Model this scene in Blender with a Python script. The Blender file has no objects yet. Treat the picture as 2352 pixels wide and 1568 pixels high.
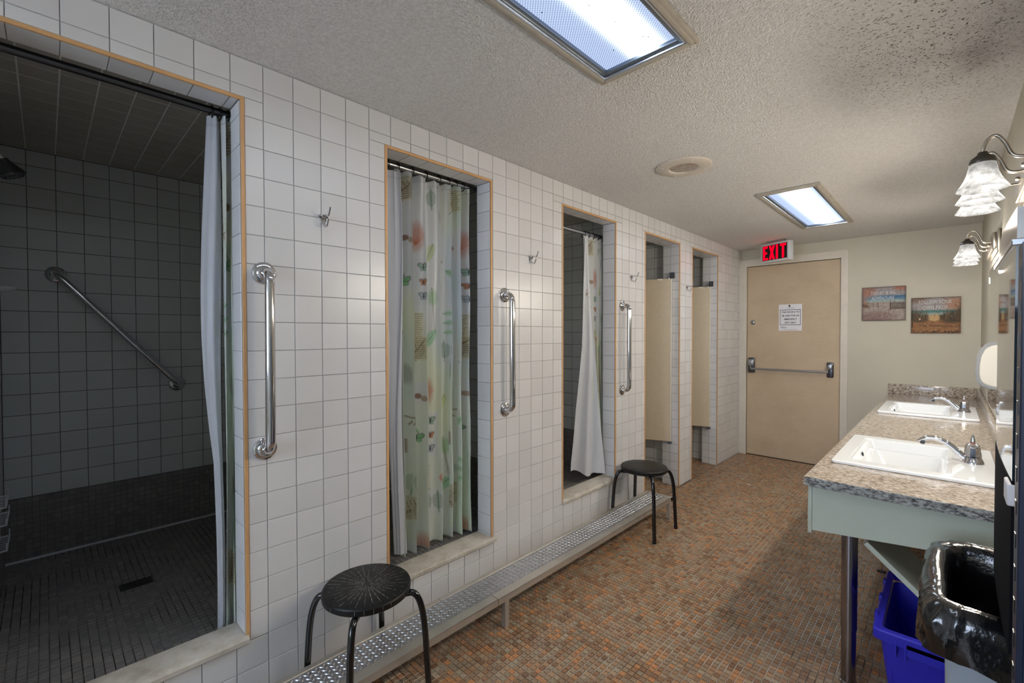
import bpy, bmesh, math, random
import numpy as np
from mathutils import Vector, Matrix, noise as mnoise
random.seed(7); RNG = np.random.default_rng(7)
SC = bpy.context.scene
COL = SC.collection
PI = math.pi

# ------------------------------------------------------------------ camera
CF, CYAW, CPIT, CROL = 1038.80, .7698, -.0167, -.0016
CLOC = Vector((1.742, 0.0, 1.3769))
_f = Vector((-math.sin(CYAW)*math.cos(CPIT), math.cos(CYAW)*math.cos(CPIT), math.sin(CPIT)))
_r = Vector((math.cos(CYAW), math.sin(CYAW), 0)); _u = _r.cross(_f)
CR = _r*math.cos(CROL)+_u*math.sin(CROL); CU = -_r*math.sin(CROL)+_u*math.cos(CROL); CFW = _f
cam_d = bpy.data.cameras.new('camera'); cam = bpy.data.objects.new('camera', cam_d); COL.objects.link(cam)
cam_d.sensor_fit = 'HORIZONTAL'; cam_d.sensor_width = 36.0; cam_d.lens = 36.0*CF/2352.0
cam_d.clip_start = 0.02; cam_d.clip_end = 100
m = Matrix((CR, CU, -CFW)).transposed().to_4x4(); m.translation = CLOC
cam.matrix_world = m
SC.camera = cam

# ------------------------------------------------------------------ world, exposure
w = bpy.data.worlds.new('world'); SC.world = w; w.use_nodes = True
w.node_tree.nodes['Background'].inputs[0].default_value = (0.46, 0.55, 0.70, 1)
w.node_tree.nodes['Background'].inputs[1].default_value = 9.0
SC.view_settings.view_transform = 'Standard'; SC.view_settings.look = 'None'
SC.view_settings.gamma = 1.0; SC.view_settings.use_curve_mapping = False
SC.view_settings.exposure = 1.12
LENS_L = 5.6          # radiance of the troffer lenses
SHADE_L = .46         # radiance of the glass shades
BULB_W = 4.5          # watts of each vanity bulb

# room numbers (metres)
H = 2.3195; L = 5.583; XR = 1.93; YB = -3.3
TP = .1009; TY0 = .543; TZ0 = 1.9239           # tile pitch and grid phase
TOP = 2.187; TW = .012                         # opening top (outer edge of trim), trim width
OPN = [(-.12, .4831, .315), (1.0184, 1.6489, .27), (2.2459, 2.8836, .308), (3.3096, 3.9593, 0), (4.222, 4.8826, 0)]
SHF = .275                                     # shower floor height

# ------------------------------------------------------------------ helpers
def lin(c):
    return tuple((x/12.92 if x <= .04045 else ((x+.055)/1.055)**2.4) for x in c)
def S(r, g, b):
    return lin((r/255, g/255, b/255)) + (1,)

def tag(o, label=None, cat=None, group=None, kind=None):
    if label: o['label'] = label
    if cat: o['category'] = cat
    if group: o['group'] = group
    if kind: o['kind'] = kind
    return o
def empty(name, loc=(0, 0, 0), rz=0, label=None, cat=None, group=None):
    o = bpy.data.objects.new(name, None); COL.objects.link(o); o.location = loc; o.rotation_euler = (0, 0, rz)
    o.empty_display_size = .05
    return tag(o, label, cat, group)
def link(name, me, parent=None, loc=None, mat=None):
    o = bpy.data.objects.new(name, me); COL.objects.link(o)
    if mat is not None and len(me.materials) == 0: me.materials.append(mat)
    if parent: o.parent = parent
    if loc is not None: o.location = loc
    return o
def smooth(me, ang=40):
    for p in me.polygons: p.use_smooth = True
    try: me.set_sharp_from_angle(angle=math.radians(ang))
    except Exception: pass
def mk(name, verts, faces, mat=None, parent=None, loc=None, sm=False, ang=40):
    me = bpy.data.meshes.new(name); me.from_pydata([tuple(v) for v in verts], [], [tuple(f) for f in faces]); me.update()
    if sm: smooth(me, ang)
    return link(name, me, parent, loc, mat)
def bmo(name, bm, mat=None, parent=None, loc=None, sm=False, ang=40):
    me = bpy.data.meshes.new(name)
    bmesh.ops.recalc_face_normals(bm, faces=bm.faces)
    bm.to_mesh(me); bm.free()
    if sm: smooth(me, ang)
    return link(name, me, parent, loc, mat)
def abox(bm, x0, x1, y0, y1, z0, z1, bev=0, seg=2, M=None):
    b = bmesh.new()
    bmesh.ops.create_cube(b, size=1)
    for v in b.verts:
        v.co = Vector(((x0+x1)/2+v.co.x*(x1-x0), (y0+y1)/2+v.co.y*(y1-y0), (z0+z1)/2+v.co.z*(z1-z0)))
    if bev > 0:
        bmesh.ops.bevel(b, geom=list(b.edges), offset=bev, segments=seg, profile=.5, affect='EDGES')
    if M is not None: b.transform(M)
    t = bpy.data.meshes.new('t'); b.to_mesh(t); b.free(); bm.from_mesh(t); bpy.data.meshes.remove(t)
    return bm
def box(name, x0, x1, y0, y1, z0, z1, mat=None, parent=None, bev=0, seg=2, M=None, sm=None):
    bm = bmesh.new(); abox(bm, x0, x1, y0, y1, z0, z1, bev, seg, M)
    return bmo(name, bm, mat, parent, sm=(bev > 0) if sm is None else sm)
def sweep(bm, pts, rad, n=14, cap=True, scale2=None):
    """tube along pts (Vectors); rad number or list; scale2 = flattening of second axis"""
    pts = [Vector(p) for p in pts]; k = len(pts)
    if not isinstance(rad, (list, tuple)): rad = [rad]*k
    tang = []
    for i in range(k):
        a = pts[max(0, i-1)]; b = pts[min(k-1, i+1)]; tang.append((b-a).normalized())
    up = Vector((0, 0, 1)) if abs(tang[0].z) < .9 else Vector((0, 1, 0))
    nrm = (up - tang[0]*up.dot(tang[0])).normalized()
    rings = []
    for i in range(k):
        nrm = (nrm - tang[i]*nrm.dot(tang[i]))
        nrm = nrm.normalized() if nrm.length > 1e-6 else tang[i].orthogonal().normalized()
        bi = tang[i].cross(nrm)
        s2 = 1 if scale2 is None else (scale2[i] if isinstance(scale2, (list, tuple)) else scale2)
        rings.append([bm.verts.new(pts[i] + nrm*rad[i]*math.cos(2*PI*j/n) + bi*rad[i]*s2*math.sin(2*PI*j/n)) for j in range(n)])
    for i in range(k-1):
        for j in range(n):
            bm.faces.new((rings[i][j], rings[i][(j+1) % n], rings[i+1][(j+1) % n], rings[i+1][j]))
    if cap:
        bm.faces.new(rings[0]); bm.faces.new(rings[-1][::-1])
    return bm
def tube(name, pts, rad, mat, parent=None, n=14, scale2=None, ang=50):
    bm = bmesh.new(); sweep(bm, pts, rad, n, True, scale2); return bmo(name, bm, mat, parent, sm=True, ang=ang)
def lathe(bm, prof, n=32, M=None):
    """prof list of (r,z); revolve about z"""
    rings = []
    for r, z in prof:
        if r < 1e-6: rings.append([bm.verts.new((0, 0, z))])
        else: rings.append([bm.verts.new((r*math.cos(2*PI*j/n), r*math.sin(2*PI*j/n), z)) for j in range(n)])
    vs = [v for rg in rings for v in rg]
    for a, b in zip(rings[:-1], rings[1:]):
        if len(a) == 1 and len(b) == 1: continue
        for j in range(n):
            if len(a) == 1: bm.faces.new((a[0], b[j], b[(j+1) % n]))
            elif len(b) == 1: bm.faces.new((a[j], a[(j+1) % n], b[0]))
            else: bm.faces.new((a[j], a[(j+1) % n], b[(j+1) % n], b[j]))
    if M is not None:
        for v in vs: v.co = M @ v.co
    return bm
def smoothpath(pts, k=6):
    pts = [Vector(p) for p in pts]; out = []
    P = [pts[0]*2-pts[1]] + pts + [pts[-1]*2-pts[-2]]
    for i in range(1, len(P)-2):
        for j in range(k):
            t = j/k; a, b, c, d = P[i-1], P[i], P[i+1], P[i+2]
            out.append(.5*((2*b)+(c-a)*t+(2*a-5*b+4*c-d)*t*t+(3*b-a-3*c+d)*t**3))
    out.append(pts[-1]); return out
def interp(vals, k):
    out = []
    for i in range(len(vals)-1):
        for j in range(k): out.append(vals[i]+(vals[i+1]-vals[i])*j/k)
    out.append(vals[-1]); return out
def copy_tree(o, parent=None):
    c = o.copy(); COL.objects.link(c); c.parent = parent
    for ch in list(o.children): copy_tree(ch, c)
    return c

# ------------------------------------------------------------------ materials
class NT:
    def __init__(s, name):
        s.m = bpy.data.materials.new(name); s.m.use_nodes = True; s.t = s.m.node_tree
        s.b = s.t.nodes['Principled BSDF']; s.out = s.t.nodes['Material Output']
    def n(s, typ, **kw):
        x = s.t.nodes.new(typ)
        for k, v in kw.items(): setattr(x, k, v)
        return x
    def l(s, a, b): s.t.links.new(a, b)
    def pos(s, scale=(1, 1, 1), obj=False):
        if obj: src = s.n('ShaderNodeTexCoord').outputs['Object']
        else: src = s.n('ShaderNodeNewGeometry').outputs['Position']
        mp = s.n('ShaderNodeMapping'); mp.inputs['Scale'].default_value = scale; s.l(src, mp.inputs['Vector']); return mp.outputs[0]
    def noise(s, vec, scale, detail=2, rough=.5):
        x = s.n('ShaderNodeTexNoise'); x.inputs['Scale'].default_value = scale; x.inputs['Detail'].default_value = detail
        x.inputs['Roughness'].default_value = rough; s.l(vec, x.inputs['Vector']); return x.outputs[0]
    def ramp(s, fac, stops, interp='LINEAR'):
        x = s.n('ShaderNodeValToRGB'); x.color_ramp.interpolation = interp; e = x.color_ramp.elements
        e[0].position, e[0].color = stops[0]; e[1].position, e[1].color = stops[-1]
        for p, c in stops[1:-1]:
            q = e.new(p); q.color = c
        s.l(fac, x.inputs[0]); return x.outputs[0]
    def mix(s, f, a, b, blend='MIX'):
        x = s.n('ShaderNodeMix', data_type='RGBA', blend_type=blend)
        for sock, v in ((x.inputs[0], f), (x.inputs[6], a), (x.inputs[7], b)):
            if hasattr(v, 'is_linked'): s.l(v, sock)
            else: sock.default_value = v
        return x.outputs[2]
    def math(s, op, a, b=0.0, c=None, clamp=False):
        x = s.n('ShaderNodeMath', operation=op, use_clamp=clamp)
        for i, v in enumerate((a, b) if c is None else (a, b, c)):
            if hasattr(v, 'is_linked'): s.l(v, x.inputs[i])
            else: x.inputs[i].default_value = v
        return x.outputs[0]
    def bump(s, h, strength, dist, prev=None):
        x = s.n('ShaderNodeBump'); x.inputs['Strength'].default_value = strength; x.inputs['Distance'].default_value = dist
        s.l(h, x.inputs['Height'])
        if prev is not None: s.l(prev, x.inputs['Normal'])
        return x.outputs[0]
    def set(s, **kw):
        for k, v in kw.items():
            k = {'base': 'Base Color', 'rough': 'Roughness', 'metal': 'Metallic', 'normal': 'Normal', 'spec': 'Specular IOR Level',
                 'coat': 'Coat Weight', 'coatr': 'Coat Roughness', 'emis': 'Emission Color', 'emstr': 'Emission Strength', 'alpha': 'Alpha', 'trans': 'Transmission Weight', 'ior': 'IOR'}[k]
            if hasattr(v, 'is_linked'): s.l(v, s.b.inputs[k])
            else: s.b.inputs[k].default_value = v
        return s.m
def simple(name, col, rough=.5, metal=0, var=0, vs=6, bs=0, bstr=.2, bd=.002, spec=.5, coat=0, obj=False):
    t = NT(name); p = t.pos(obj=obj); base = col
    if var:
        n = t.noise(p, vs, 4, .6)
        dark = tuple(c*(1-var) for c in col[:3])+(1,); lite = tuple(min(1, c*(1+var*.6)) for c in col[:3])+(1,)
        base = t.ramp(n, [(.3, dark), (.7, lite)])
    kw = {}
    if bs: kw['normal'] = t.bump(t.noise(p, bs, 3), bstr, bd)
    return t.set(base=base, rough=rough, metal=metal, spec=spec, coat=coat, **kw)

def m_wall_tile(name, col, rough=.28, speck=.5):
    t = NT(name); p = t.pos()
    oi = t.n('ShaderNodeObjectInfo').outputs['Random']; at = t.n('ShaderNodeAttribute'); at.attribute_name = 'rnd'
    r = t.math('FRACT', t.math('ADD', oi, at.outputs['Fac']))
    c = t.ramp(r, [(0, tuple(x*.93 for x in col[:3])+(1,)), (.5, col), (1, tuple(min(1, x*1.04) for x in col[:3])+(1,))])
    n1 = t.noise(p, 2.2, 3); c = t.mix(t.math('MULTIPLY', n1, .25), c, tuple(x*.86 for x in col[:3])+(1,))
    sp = t.noise(p, 420, 1); c = t.mix(t.math('MULTIPLY', t.math('GREATER_THAN', sp, .66), .12), c, (1, 1, 1, 1))
    nb = t.bump(t.noise(p, 520, 2), .12*speck, .0004); nb = t.bump(t.noise(p, 9, 2), .25, .002, nb)
    return t.set(base=c, rough=rough, normal=nb, spec=.5)
def m_mosaic(name, stops, rough=.35):
    t = NT(name); p = t.pos()
    oi = t.n('ShaderNodeObjectInfo').outputs['Random']; at = t.n('ShaderNodeAttribute'); at.attribute_name = 'rnd'
    r = t.math('FRACT', t.math('ADD', oi, at.outputs['Fac']))
    c = t.ramp(r, stops, 'LINEAR')
    n = t.noise(p, 160, 3, .7); c = t.mix(t.math('MULTIPLY', n, .35), c, t.mix(.5, c, (0.02, .015, .01, 1)))
    nb = t.bump(t.noise(p, 90, 3), .25, .0008)
    return t.set(base=c, rough=t.math('ADD', t.math('MULTIPLY', n, .25), rough-.12), normal=nb)

M = {}
M['tile'] = m_wall_tile('glazed_wall_tile', S(219, 217, 216))
M['tile_in'] = m_wall_tile('shower_wall_tile', S(222, 226, 226), .35, .3)
M['grout'] = simple('wall_grout', S(172, 174, 176), .9, var=.08, vs=14)
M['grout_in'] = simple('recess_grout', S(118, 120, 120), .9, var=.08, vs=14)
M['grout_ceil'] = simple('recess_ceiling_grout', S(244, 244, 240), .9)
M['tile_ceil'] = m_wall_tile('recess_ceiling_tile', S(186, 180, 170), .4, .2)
M['floor'] = m_mosaic('mosaic_floor_tile', [(0, S(128, 96, 72)), (.14, S(160, 120, 88)), (.28, S(152, 136, 114)), (.4, S(174, 130, 94)), (.52, S(166, 148, 124)), (.64, S(146, 108, 78)), (.76, S(174, 158, 134)), (.88, S(182, 134, 94)), (.96, S(200, 138, 88)), (1, S(140, 122, 104))], .27)
M['floor_s'] = m_mosaic('shower_mosaic_tile', [(0, S(132, 130, 130)), (.35, S(152, 148, 146)), (.7, S(140, 136, 136)), (1, S(160, 156, 152))], .4)
t = NT('floor_grout'); p = t.pos(); n = t.noise(p, 5, 4, .6)
M['fgrout'] = t.set(base=t.ramp(n, [(.36, S(96, 88, 80)), (.46, S(176, 170, 162)), (.6, S(218, 216, 212))]), rough=.85)
t = NT('shower_grout'); p = t.pos(); n = t.noise(p, 4, 4, .6)
M['sgrout'] = t.set(base=t.ramp(n, [(.4, S(60, 54, 50)), (.62, S(160, 158, 155))]), rough=.85)
M['paint'] = simple('beige_wall_paint', S(196, 190, 173), .6, var=.05, vs=3, bs=160, bstr=.08, bd=.0006)
M['trim'] = simple('tan_edge_strip', S(212, 164, 112), .45, var=.1, vs=9)
t = NT('marble_sill'); p = t.pos(); n = t.noise(p, 14, 6, .7)
M['sill'] = t.set(base=t.ramp(n, [(.3, S(172, 160, 144)), (.5, S(196, 188, 174)), (.7, S(210, 202, 192))]), rough=.55, normal=t.bump(t.noise(p, 120, 4), .25, .001))
M['chrome'] = simple('polished_chrome', S(215, 215, 218), .08, 1, obj=False)
M['steel'] = simple('brushed_steel', S(176, 178, 180), .3, 1, bs=60, bstr=.05)
M['darksteel'] = simple('tarnished_steel', S(96, 98, 104), .3, 1)
M['nickel'] = simple('brushed_nickel', S(172, 164, 152), .28, 1)
M['black'] = simple('black_plastic', S(16, 16, 17), .3)
M['white'] = simple('white_vinyl', S(226, 228, 234), .45)
M['cream'] = simple('cream_partition', S(205, 190, 164), .4, var=.05, vs=30)
M['creamedge'] = simple('cream_partition_edge', S(236, 230, 216), .4)
M['frame'] = simple('cream_door_frame_paint', S(214, 206, 192), .45, var=.05, vs=8)
M['apron'] = simple('pale_green_laminate', S(206, 213, 196), .4, var=.04, vs=5)
M['porc'] = simple('white_porcelain', S(234, 237, 240), .12, coat=.3)
M['tote'] = simple('blue_recycling_plastic', S(44, 42, 190), .42, bs=200, bstr=.06, bd=.0005)
M['screw'] = simple('steel_screw', S(120, 120, 120), .35, 1)
M['paper'] = simple('white_paper', S(232, 230, 234), .7)
M['ink'] = simple('dark_ink', S(34, 34, 48), .7)
M['greyink'] = simple('grey_ink', S(140, 140, 150), .7)
M['legchrome'] = simple('dull_leg_chrome', S(150, 150, 156), .2, 1)
M['mirror'] = simple('mirror_glass', S(225, 228, 225), .01, 1)
M['cabinet'] = simple('blue_grey_painted_metal', S(96, 124, 158), .4, .3)
M['navy'] = simple('dark_navy_plastic', S(22, 30, 52), .35)
M['doorblock'] = simple('dark_leak_block', S(60, 50, 42), .7)
# ceiling
t = NT('popcorn_ceiling'); p = t.pos(); n1 = t.noise(p, 95, 3, .6); n2 = t.noise(p, 170, 2, .5)
vo = t.n('ShaderNodeTexVoronoi'); vo.inputs['Scale'].default_value = 140; t.l(p, vo.inputs['Vector'])
hgt = t.math('ADD', t.math('SUBTRACT', 1.0, vo.outputs['Distance']), t.math('MULTIPLY', n1, 1.1))
spk = t.math('GREATER_THAN', t.noise(p, 120, 2, .6), .615)
sx = t.n('ShaderNodeSeparateXYZ'); t.l(t.pos(), sx.inputs[0])
dx = t.math('SUBTRACT', sx.outputs[0], 1.72); dy = t.math('SUBTRACT', sx.outputs[1], 1.95)
d2 = t.math('ADD', t.math('MULTIPLY', t.math('POWER', t.math('ABSOLUTE', dx), 2.0), 6.0), t.math('MULTIPLY', t.math('POWER', t.math('ABSOLUTE', dy), 2.0), 1.4))
area = t.math('SUBTRACT', 1.0, d2, clamp=True)
big = t.noise(p, 3.2, 4, .6)
qx = t.math('DIVIDE', t.math('SUBTRACT', sx.outputs[0], 1.80), .055); qy = t.math('DIVIDE', t.math('SUBTRACT', sx.outputs[1], 2.20), .15)
soot = t.math('EXPONENT', t.math('MULTIPLY', t.math('ADD', t.math('MULTIPLY', qx, qx), t.math('MULTIPLY', qy, qy)), -1.0))
stain = t.math('ADD', t.math('MULTIPLY', soot, t.math('MULTIPLY', big, .6)), t.math('MULTIPLY', area, t.math('MULTIPLY', t.math('SUBTRACT', big, .5, clamp=True), .8)), clamp=True)
basec = t.ramp(n1, [(.3, S(206, 204, 200)), (.7, S(228, 226, 222))])
c = t.mix(t.math('MULTIPLY', t.math('MULTIPLY', spk, area), .95), basec, S(88, 84, 80))
c = t.mix(stain, c, S(104, 98, 90))
M['ceil'] = t.set(base=c, rough=.95, normal=t.bump(hgt, .85, .0042), spec=.15)
# door wood
t = NT('beige_door_wood'); p = t.pos((3, 3, 60)); n = t.noise(p, 6, 5, .6); g = t.noise(t.pos(), 2.4, 4, .6)
c = t.ramp(n, [(.3, S(192, 170, 142)), (.7, S(204, 184, 156))]); c = t.mix(t.math('MULTIPLY', t.math('SUBTRACT', g, .42, clamp=True), 1.2, clamp=True), c, S(152, 130, 102))
M['door'] = t.set(base=c, rough=.55)
# granite
t = NT('granite_counter'); p = t.pos((1, 1.9, 1.6)); n = t.noise(p, 55, 8, .75); n2 = t.noise(p, 120, 5, .7)
c = t.ramp(n, [(.34, S(58, 48, 44)), (.43, S(122, 104, 90)), (.5, S(172, 160, 146)), (.6, S(206, 198, 188)), (.72, S(150, 128, 108))])
c = t.mix(t.math('MULTIPLY', t.math('GREATER_THAN', n2, .6), .6), c, S(70, 58, 52))
M['granite'] = t.set(base=c, rough=.16, coat=.2)
# vinyl curtain with printed colours
t = NT('printed_vinyl'); at = t.n('ShaderNodeAttribute'); at.attribute_name = 'paint'
pr = t.b; t.set(base=at.outputs['Color'], rough=.32, spec=.4)
tr = t.n('ShaderNodeBsdfTranslucent'); t.l(at.outputs['Color'], tr.inputs[0])
tp = t.n('ShaderNodeBsdfTransparent')
mx = t.n('ShaderNodeMixShader'); mx.inputs[0].default_value = .22; t.l(pr.outputs[0], mx.inputs[1]); t.l(tr.outputs[0], mx.inputs[2])
mx2 = t.n('ShaderNodeMixShader'); mx2.inputs[0].default_value = .03; t.l(mx.outputs[0], mx2.inputs[1]); t.l(tp.outputs[0], mx2.inputs[2])
t.l(mx2.outputs[0], t.out.inputs[0]); M['vinyl'] = t.m
t = NT('painted_canvas'); at = t.n('ShaderNodeAttribute'); at.attribute_name = 'paint'
M['canvas'] = t.set(base=at.outputs['Color'], rough=.75)
# garbage bag
t = NT('black_bag_plastic'); p = t.pos(); M['bag'] = t.set(base=S(14, 15, 18), rough=.18, spec=.7, coat=.5, normal=t.bump(t.noise(p, 34, 3, .6), .35, .006))
# stool seat with scratch rays
t = NT('stool_seat_black'); M['seat'] = t.set(base=t.ramp(t.noise(t.pos(), 40, 5, .7), [(.45, S(14, 14, 15)), (.75, S(30, 29, 28))]), rough=.42, spec=.35)
M['scratch'] = simple('worn_white_scratch', S(150, 148, 142), .7)
M['seat_dark'] = M['seat']; M['stoolleg'] = simple('gloss_black_tube', S(12, 12, 14), .14, coat=.4)
M['scratch_b'] = simple('worn_brown_scratch', S(92, 80, 66), .6)
# emissive
def m_emit(name, col, st):
    t = NT(name); e = t.n('ShaderNodeEmission'); e.inputs[1].default_value = st
    if hasattr(col, 'is_linked'): pass
    else: e.inputs[0].default_value = col
    t.l(e.outputs[0], t.out.inputs[0]); return t, e
def m_lens(name, xc, sig, prism):
    # acrylic diffuser in front of one fluorescent tube: bright band under the tube, bluish either side
    t, e = m_emit(name, (1, 1, 1, 1), 1.0)
    sx = t.n('ShaderNodeSeparateXYZ'); t.l(t.pos(), sx.inputs[0])
    d = t.math('DIVIDE', t.math('SUBTRACT', sx.outputs[0], xc), sig)
    g = t.math('EXPONENT', t.math('MULTIPLY', t.math('MULTIPLY', d, d), -1.0))
    c = t.mix(g, (.26, .32, .48, 1), (1.55*LENS_L, 1.75*LENS_L, 2.0*LENS_L, 1))
    if prism:
        k = 2*PI/.0105
        a = t.math('SINE', t.math('MULTIPLY', sx.outputs[0], k)); b = t.math('SINE', t.math('MULTIPLY', sx.outputs[1], k))
        q = t.math('ADD', .86, t.math('MULTIPLY', t.math('MULTIPLY', a, b), .45))
        cb = t.n('ShaderNodeCombineColor')
        for i in range(3): t.l(q, cb.inputs[i])
        c = t.mix(1.0, c, cb.outputs[0], 'MULTIPLY')
    t.l(c, e.inputs[0]); return t.m
M['lens1'] = m_lens('prismatic_lens_glow', 1.005, .034, True)
M['lens2'] = m_lens('plain_lens_glow', .985, .045, False)
t, e = m_emit('alabaster_glass_glow', (1, .93, .82, 1), SHADE_L)
p = t.pos(); n = t.noise(p, 26, 5, .65); sx = t.n('ShaderNodeSeparateXYZ'); t.l(t.pos(obj=True), sx.inputs[0])
zz_ = t.math('DIVIDE', t.math('ADD', sx.outputs[2], .050), .026); gl = t.math('ADD', .55, t.math('MULTIPLY', t.math('EXPONENT', t.math('MULTIPLY', t.math('MULTIPLY', zz_, zz_), -1.0)), 1.1))
t.l(t.ramp(n, [(.35, (.42, .40, .37, 1)), (.6, (1, .97, .92, 1))]), e.inputs[0]); t.l(t.math('MULTIPLY', gl, SHADE_L), e.inputs[1]); M['glass'] = t.m
M['bulb'] = m_emit('bulb_glow', (1, .9, .75, 1), 30)[0].m
M['exitred'] = m_emit('exit_red_glow', (1, .0, .012, 1), 1.0)[0].m
M['exitblack'] = simple('exit_black_face', S(6, 6, 10), .3)
M['exitbox'] = simple('exit_box_white', S(206, 208, 210), .4)
M['orange'] = simple('rust_brown', S(140, 84, 50), .8)

# ------------------------------------------------------------------ tiles
def project(P):
    d = P - CLOC; z = d.dot(CFW)
    if z < .05: return None
    return (1176+CF*d.dot(CR)/z, 784-CF*d.dot(CU)/z, z)
def clip_cell(c, holes):
    out = [c]
    for h in holes:
        nx = []
        for (a0, b0, a1, b1) in out:
            if h[0] >= a1-1e-4 or h[2] <= a0+1e-4 or h[1] >= b1-1e-4 or h[3] <= b0+1e-4:
                nx.append((a0, b0, a1, b1)); continue
            if b1 > h[3]+1e-4: nx.append((a0, max(b0, h[3]), a1, b1))
            if b0 < h[1]-1e-4: nx.append((a0, b0, a1, min(b1, h[1])))
            lo, hi = max(b0, h[1]), min(b1, h[3])
            if a0 < h[0]-1e-4: nx.append((a0, lo, min(a1, h[0]), hi))
            if a1 > h[2]+1e-4: nx.append((max(a0, h[2]), lo, a1, hi))
        out = nx
    return out
class Tiles:
    """tiles on flat surfaces of one structure: the largest on view become parts, the rest one joined part"""
    def __init__(s, parent, mat, name='tile', limit=300, minarea=70, tilt=0.0):
        s.parent, s.mat, s.name, s.limit, s.minarea, s.tilt = parent, mat, name, limit, minarea, tilt; s.c = []
    def surf(s, O, U, V, N, u0, u1, v0, v1, pitch, pu, pv, gap=.0024, th=.004, bev=.0012, holes=(), hide=False):
        O, U, V, N = Vector(O), Vector(U), Vector(V), Vector(N)
        i0 = math.floor((u0-pu)/pitch); i1 = math.ceil((u1-pu)/pitch); j0 = math.floor((v0-pv)/pitch); j1 = math.ceil((v1-pv)/pitch)
        for i in range(i0, i1):
            for j in range(j0, j1):
                c = (max(pu+i*pitch, u0), max(pv+j*pitch, v0), min(pu+(i+1)*pitch, u1), min(pv+(j+1)*pitch, v1))
                if c[2]-c[0] < .3*gap+.003 or c[3]-c[1] < .3*gap+.003: continue
                for (a, b, a2, b2) in (clip_cell(c, holes) if holes else [c]):
                    if a2-a < gap+.004 or b2-b < gap+.004: continue
                    full = abs(a2-a-pitch) < 1e-5 and abs(b2-b-pitch) < 1e-5
                    area = 0
                    ctr = O+U*(a+a2)/2+V*(b+b2)/2
                    if not hide and (CLOC-ctr).dot(N) > 0:
                        q = [project(O+U*x+V*y) for x, y in ((a, b), (a2, b), (a2, b2), (a, b2))]
                        if all(q) and any(0 < k[0] < 2352 and 0 < k[1] < 1568 for k in q):
                            area = abs(sum(q[k][0]*q[(k+1) % 4][1]-q[(k+1) % 4][0]*q[k][1] for k in range(4)))/2
                    s.c.append((area, ctr, U, V, N, (a2-a-gap)/2, (b2-b-gap)/2, th, bev, full, pitch))
    def build(s):
        s.c.sort(key=lambda k: -k[0])
        n = sum(1 for k in s.c[:s.limit] if k[0] > s.minarea)
        shared = {}
        for k in s.c[:n]:
            area, ctr, U, V, N, hx, hy, th, bev, full, pitch = k
            key = (round(hx, 5), round(hy, 5), th)
            if key not in shared:
                v = []
                for (z, ins) in ((-.0035, 0), (th-bev, 0), (th, bev)):
                    for sx_, sy_ in ((-1, -1), (1, -1), (1, 1), (-1, 1)): v.append((sx_*(hx-ins), sy_*(hy-ins), z))
                f = [(8, 9, 10, 11)]
                for r in (0, 4):
                    for j in range(4): f.append((r+j, r+(j+1) % 4, r+4+(j+1) % 4, r+4+j))
                me = bpy.data.meshes.new(s.name); me.from_pydata(v, [], f); me.materials.append(s.mat); shared[key] = me
            o = bpy.data.objects.new(s.name, shared[key]); COL.objects.link(o); o.parent = s.parent
            mm = Matrix((U, V, N)).transposed().to_4x4(); mm.translation = ctr
            if s.tilt: mm = mm @ Matrix.Rotation(random.gauss(0, s.tilt), 4, 'X') @ Matrix.Rotation(random.gauss(0, s.tilt), 4, 'Y')
            o.matrix_basis = mm
        rest = s.c[n:]
        if rest:
            K = len(rest)
            ctr = np.array([k[1] for k in rest]); U = np.array([k[2] for k in rest]); V = np.array([k[3] for k in rest]); N = np.array([k[4] for k in rest])
            hx = np.array([k[5] for k in rest])[:, None]; hy = np.array([k[6] for k in rest])[:, None]; th = np.array([k[7] for k in rest])[:, None]; bv = np.array([k[8] for k in rest])[:, None]
            ta = RNG.normal(0, s.tilt, (K, 1)) if s.tilt else np.zeros((K, 1)); tb = RNG.normal(0, s.tilt, (K, 1)) if s.tilt else np.zeros((K, 1))
            vs = np.zeros((K, 8, 3))
            for q, (a, b) in enumerate(((-1, -1), (1, -1), (1, 1), (-1, 1))):
                vs[:, q] = ctr+U*hx*a+V*hy*b-N*.0035
                vs[:, 4+q] = ctr+U*(hx-bv)*a+V*(hy-bv)*b+N*(th+ta*a*hx+tb*b*hy)
            f = np.array([[4, 5, 6, 7], [0, 1, 5, 4], [1, 2, 6, 5], [2, 3, 7, 6], [3, 0, 4, 7]])
            fs = (f[None]+np.arange(K)[:, None, None]*8).reshape(-1, 4)
            me = bpy.data.meshes.new(s.name); vv = vs.reshape(-1, 3).astype(np.float32)
            me.vertices.add(len(vv)); me.vertices.foreach_set('co', vv.ravel())
            me.loops.add(fs.size); me.loops.foreach_set('vertex_index', fs.ravel().astype(np.int32))
            me.polygons.add(len(fs)); me.polygons.foreach_set('loop_start', (np.arange(len(fs))*4).astype(np.int32))
            me.update(calc_edges=True)
            at = me.attributes.new('rnd', 'FLOAT', 'FACE'); at.data.foreach_set('value', np.repeat(RNG.random(K), 5).astype(np.float32))
            me.polygons.foreach_set('use_smooth', np.zeros(len(fs), dtype=bool)); me.materials.append(s.mat)
            o = link('tiles' if s.name == 'tile' else s.name+'s', me, s.parent); o['kind'] = 'stuff'

X, Y, Z = Vector((1, 0, 0)), Vector((0, 1, 0)), Vector((0, 0, 1))
def struct(name, bm, mat):
    o = bmo(name, bm, mat); o['kind'] = 'structure'; return o

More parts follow.
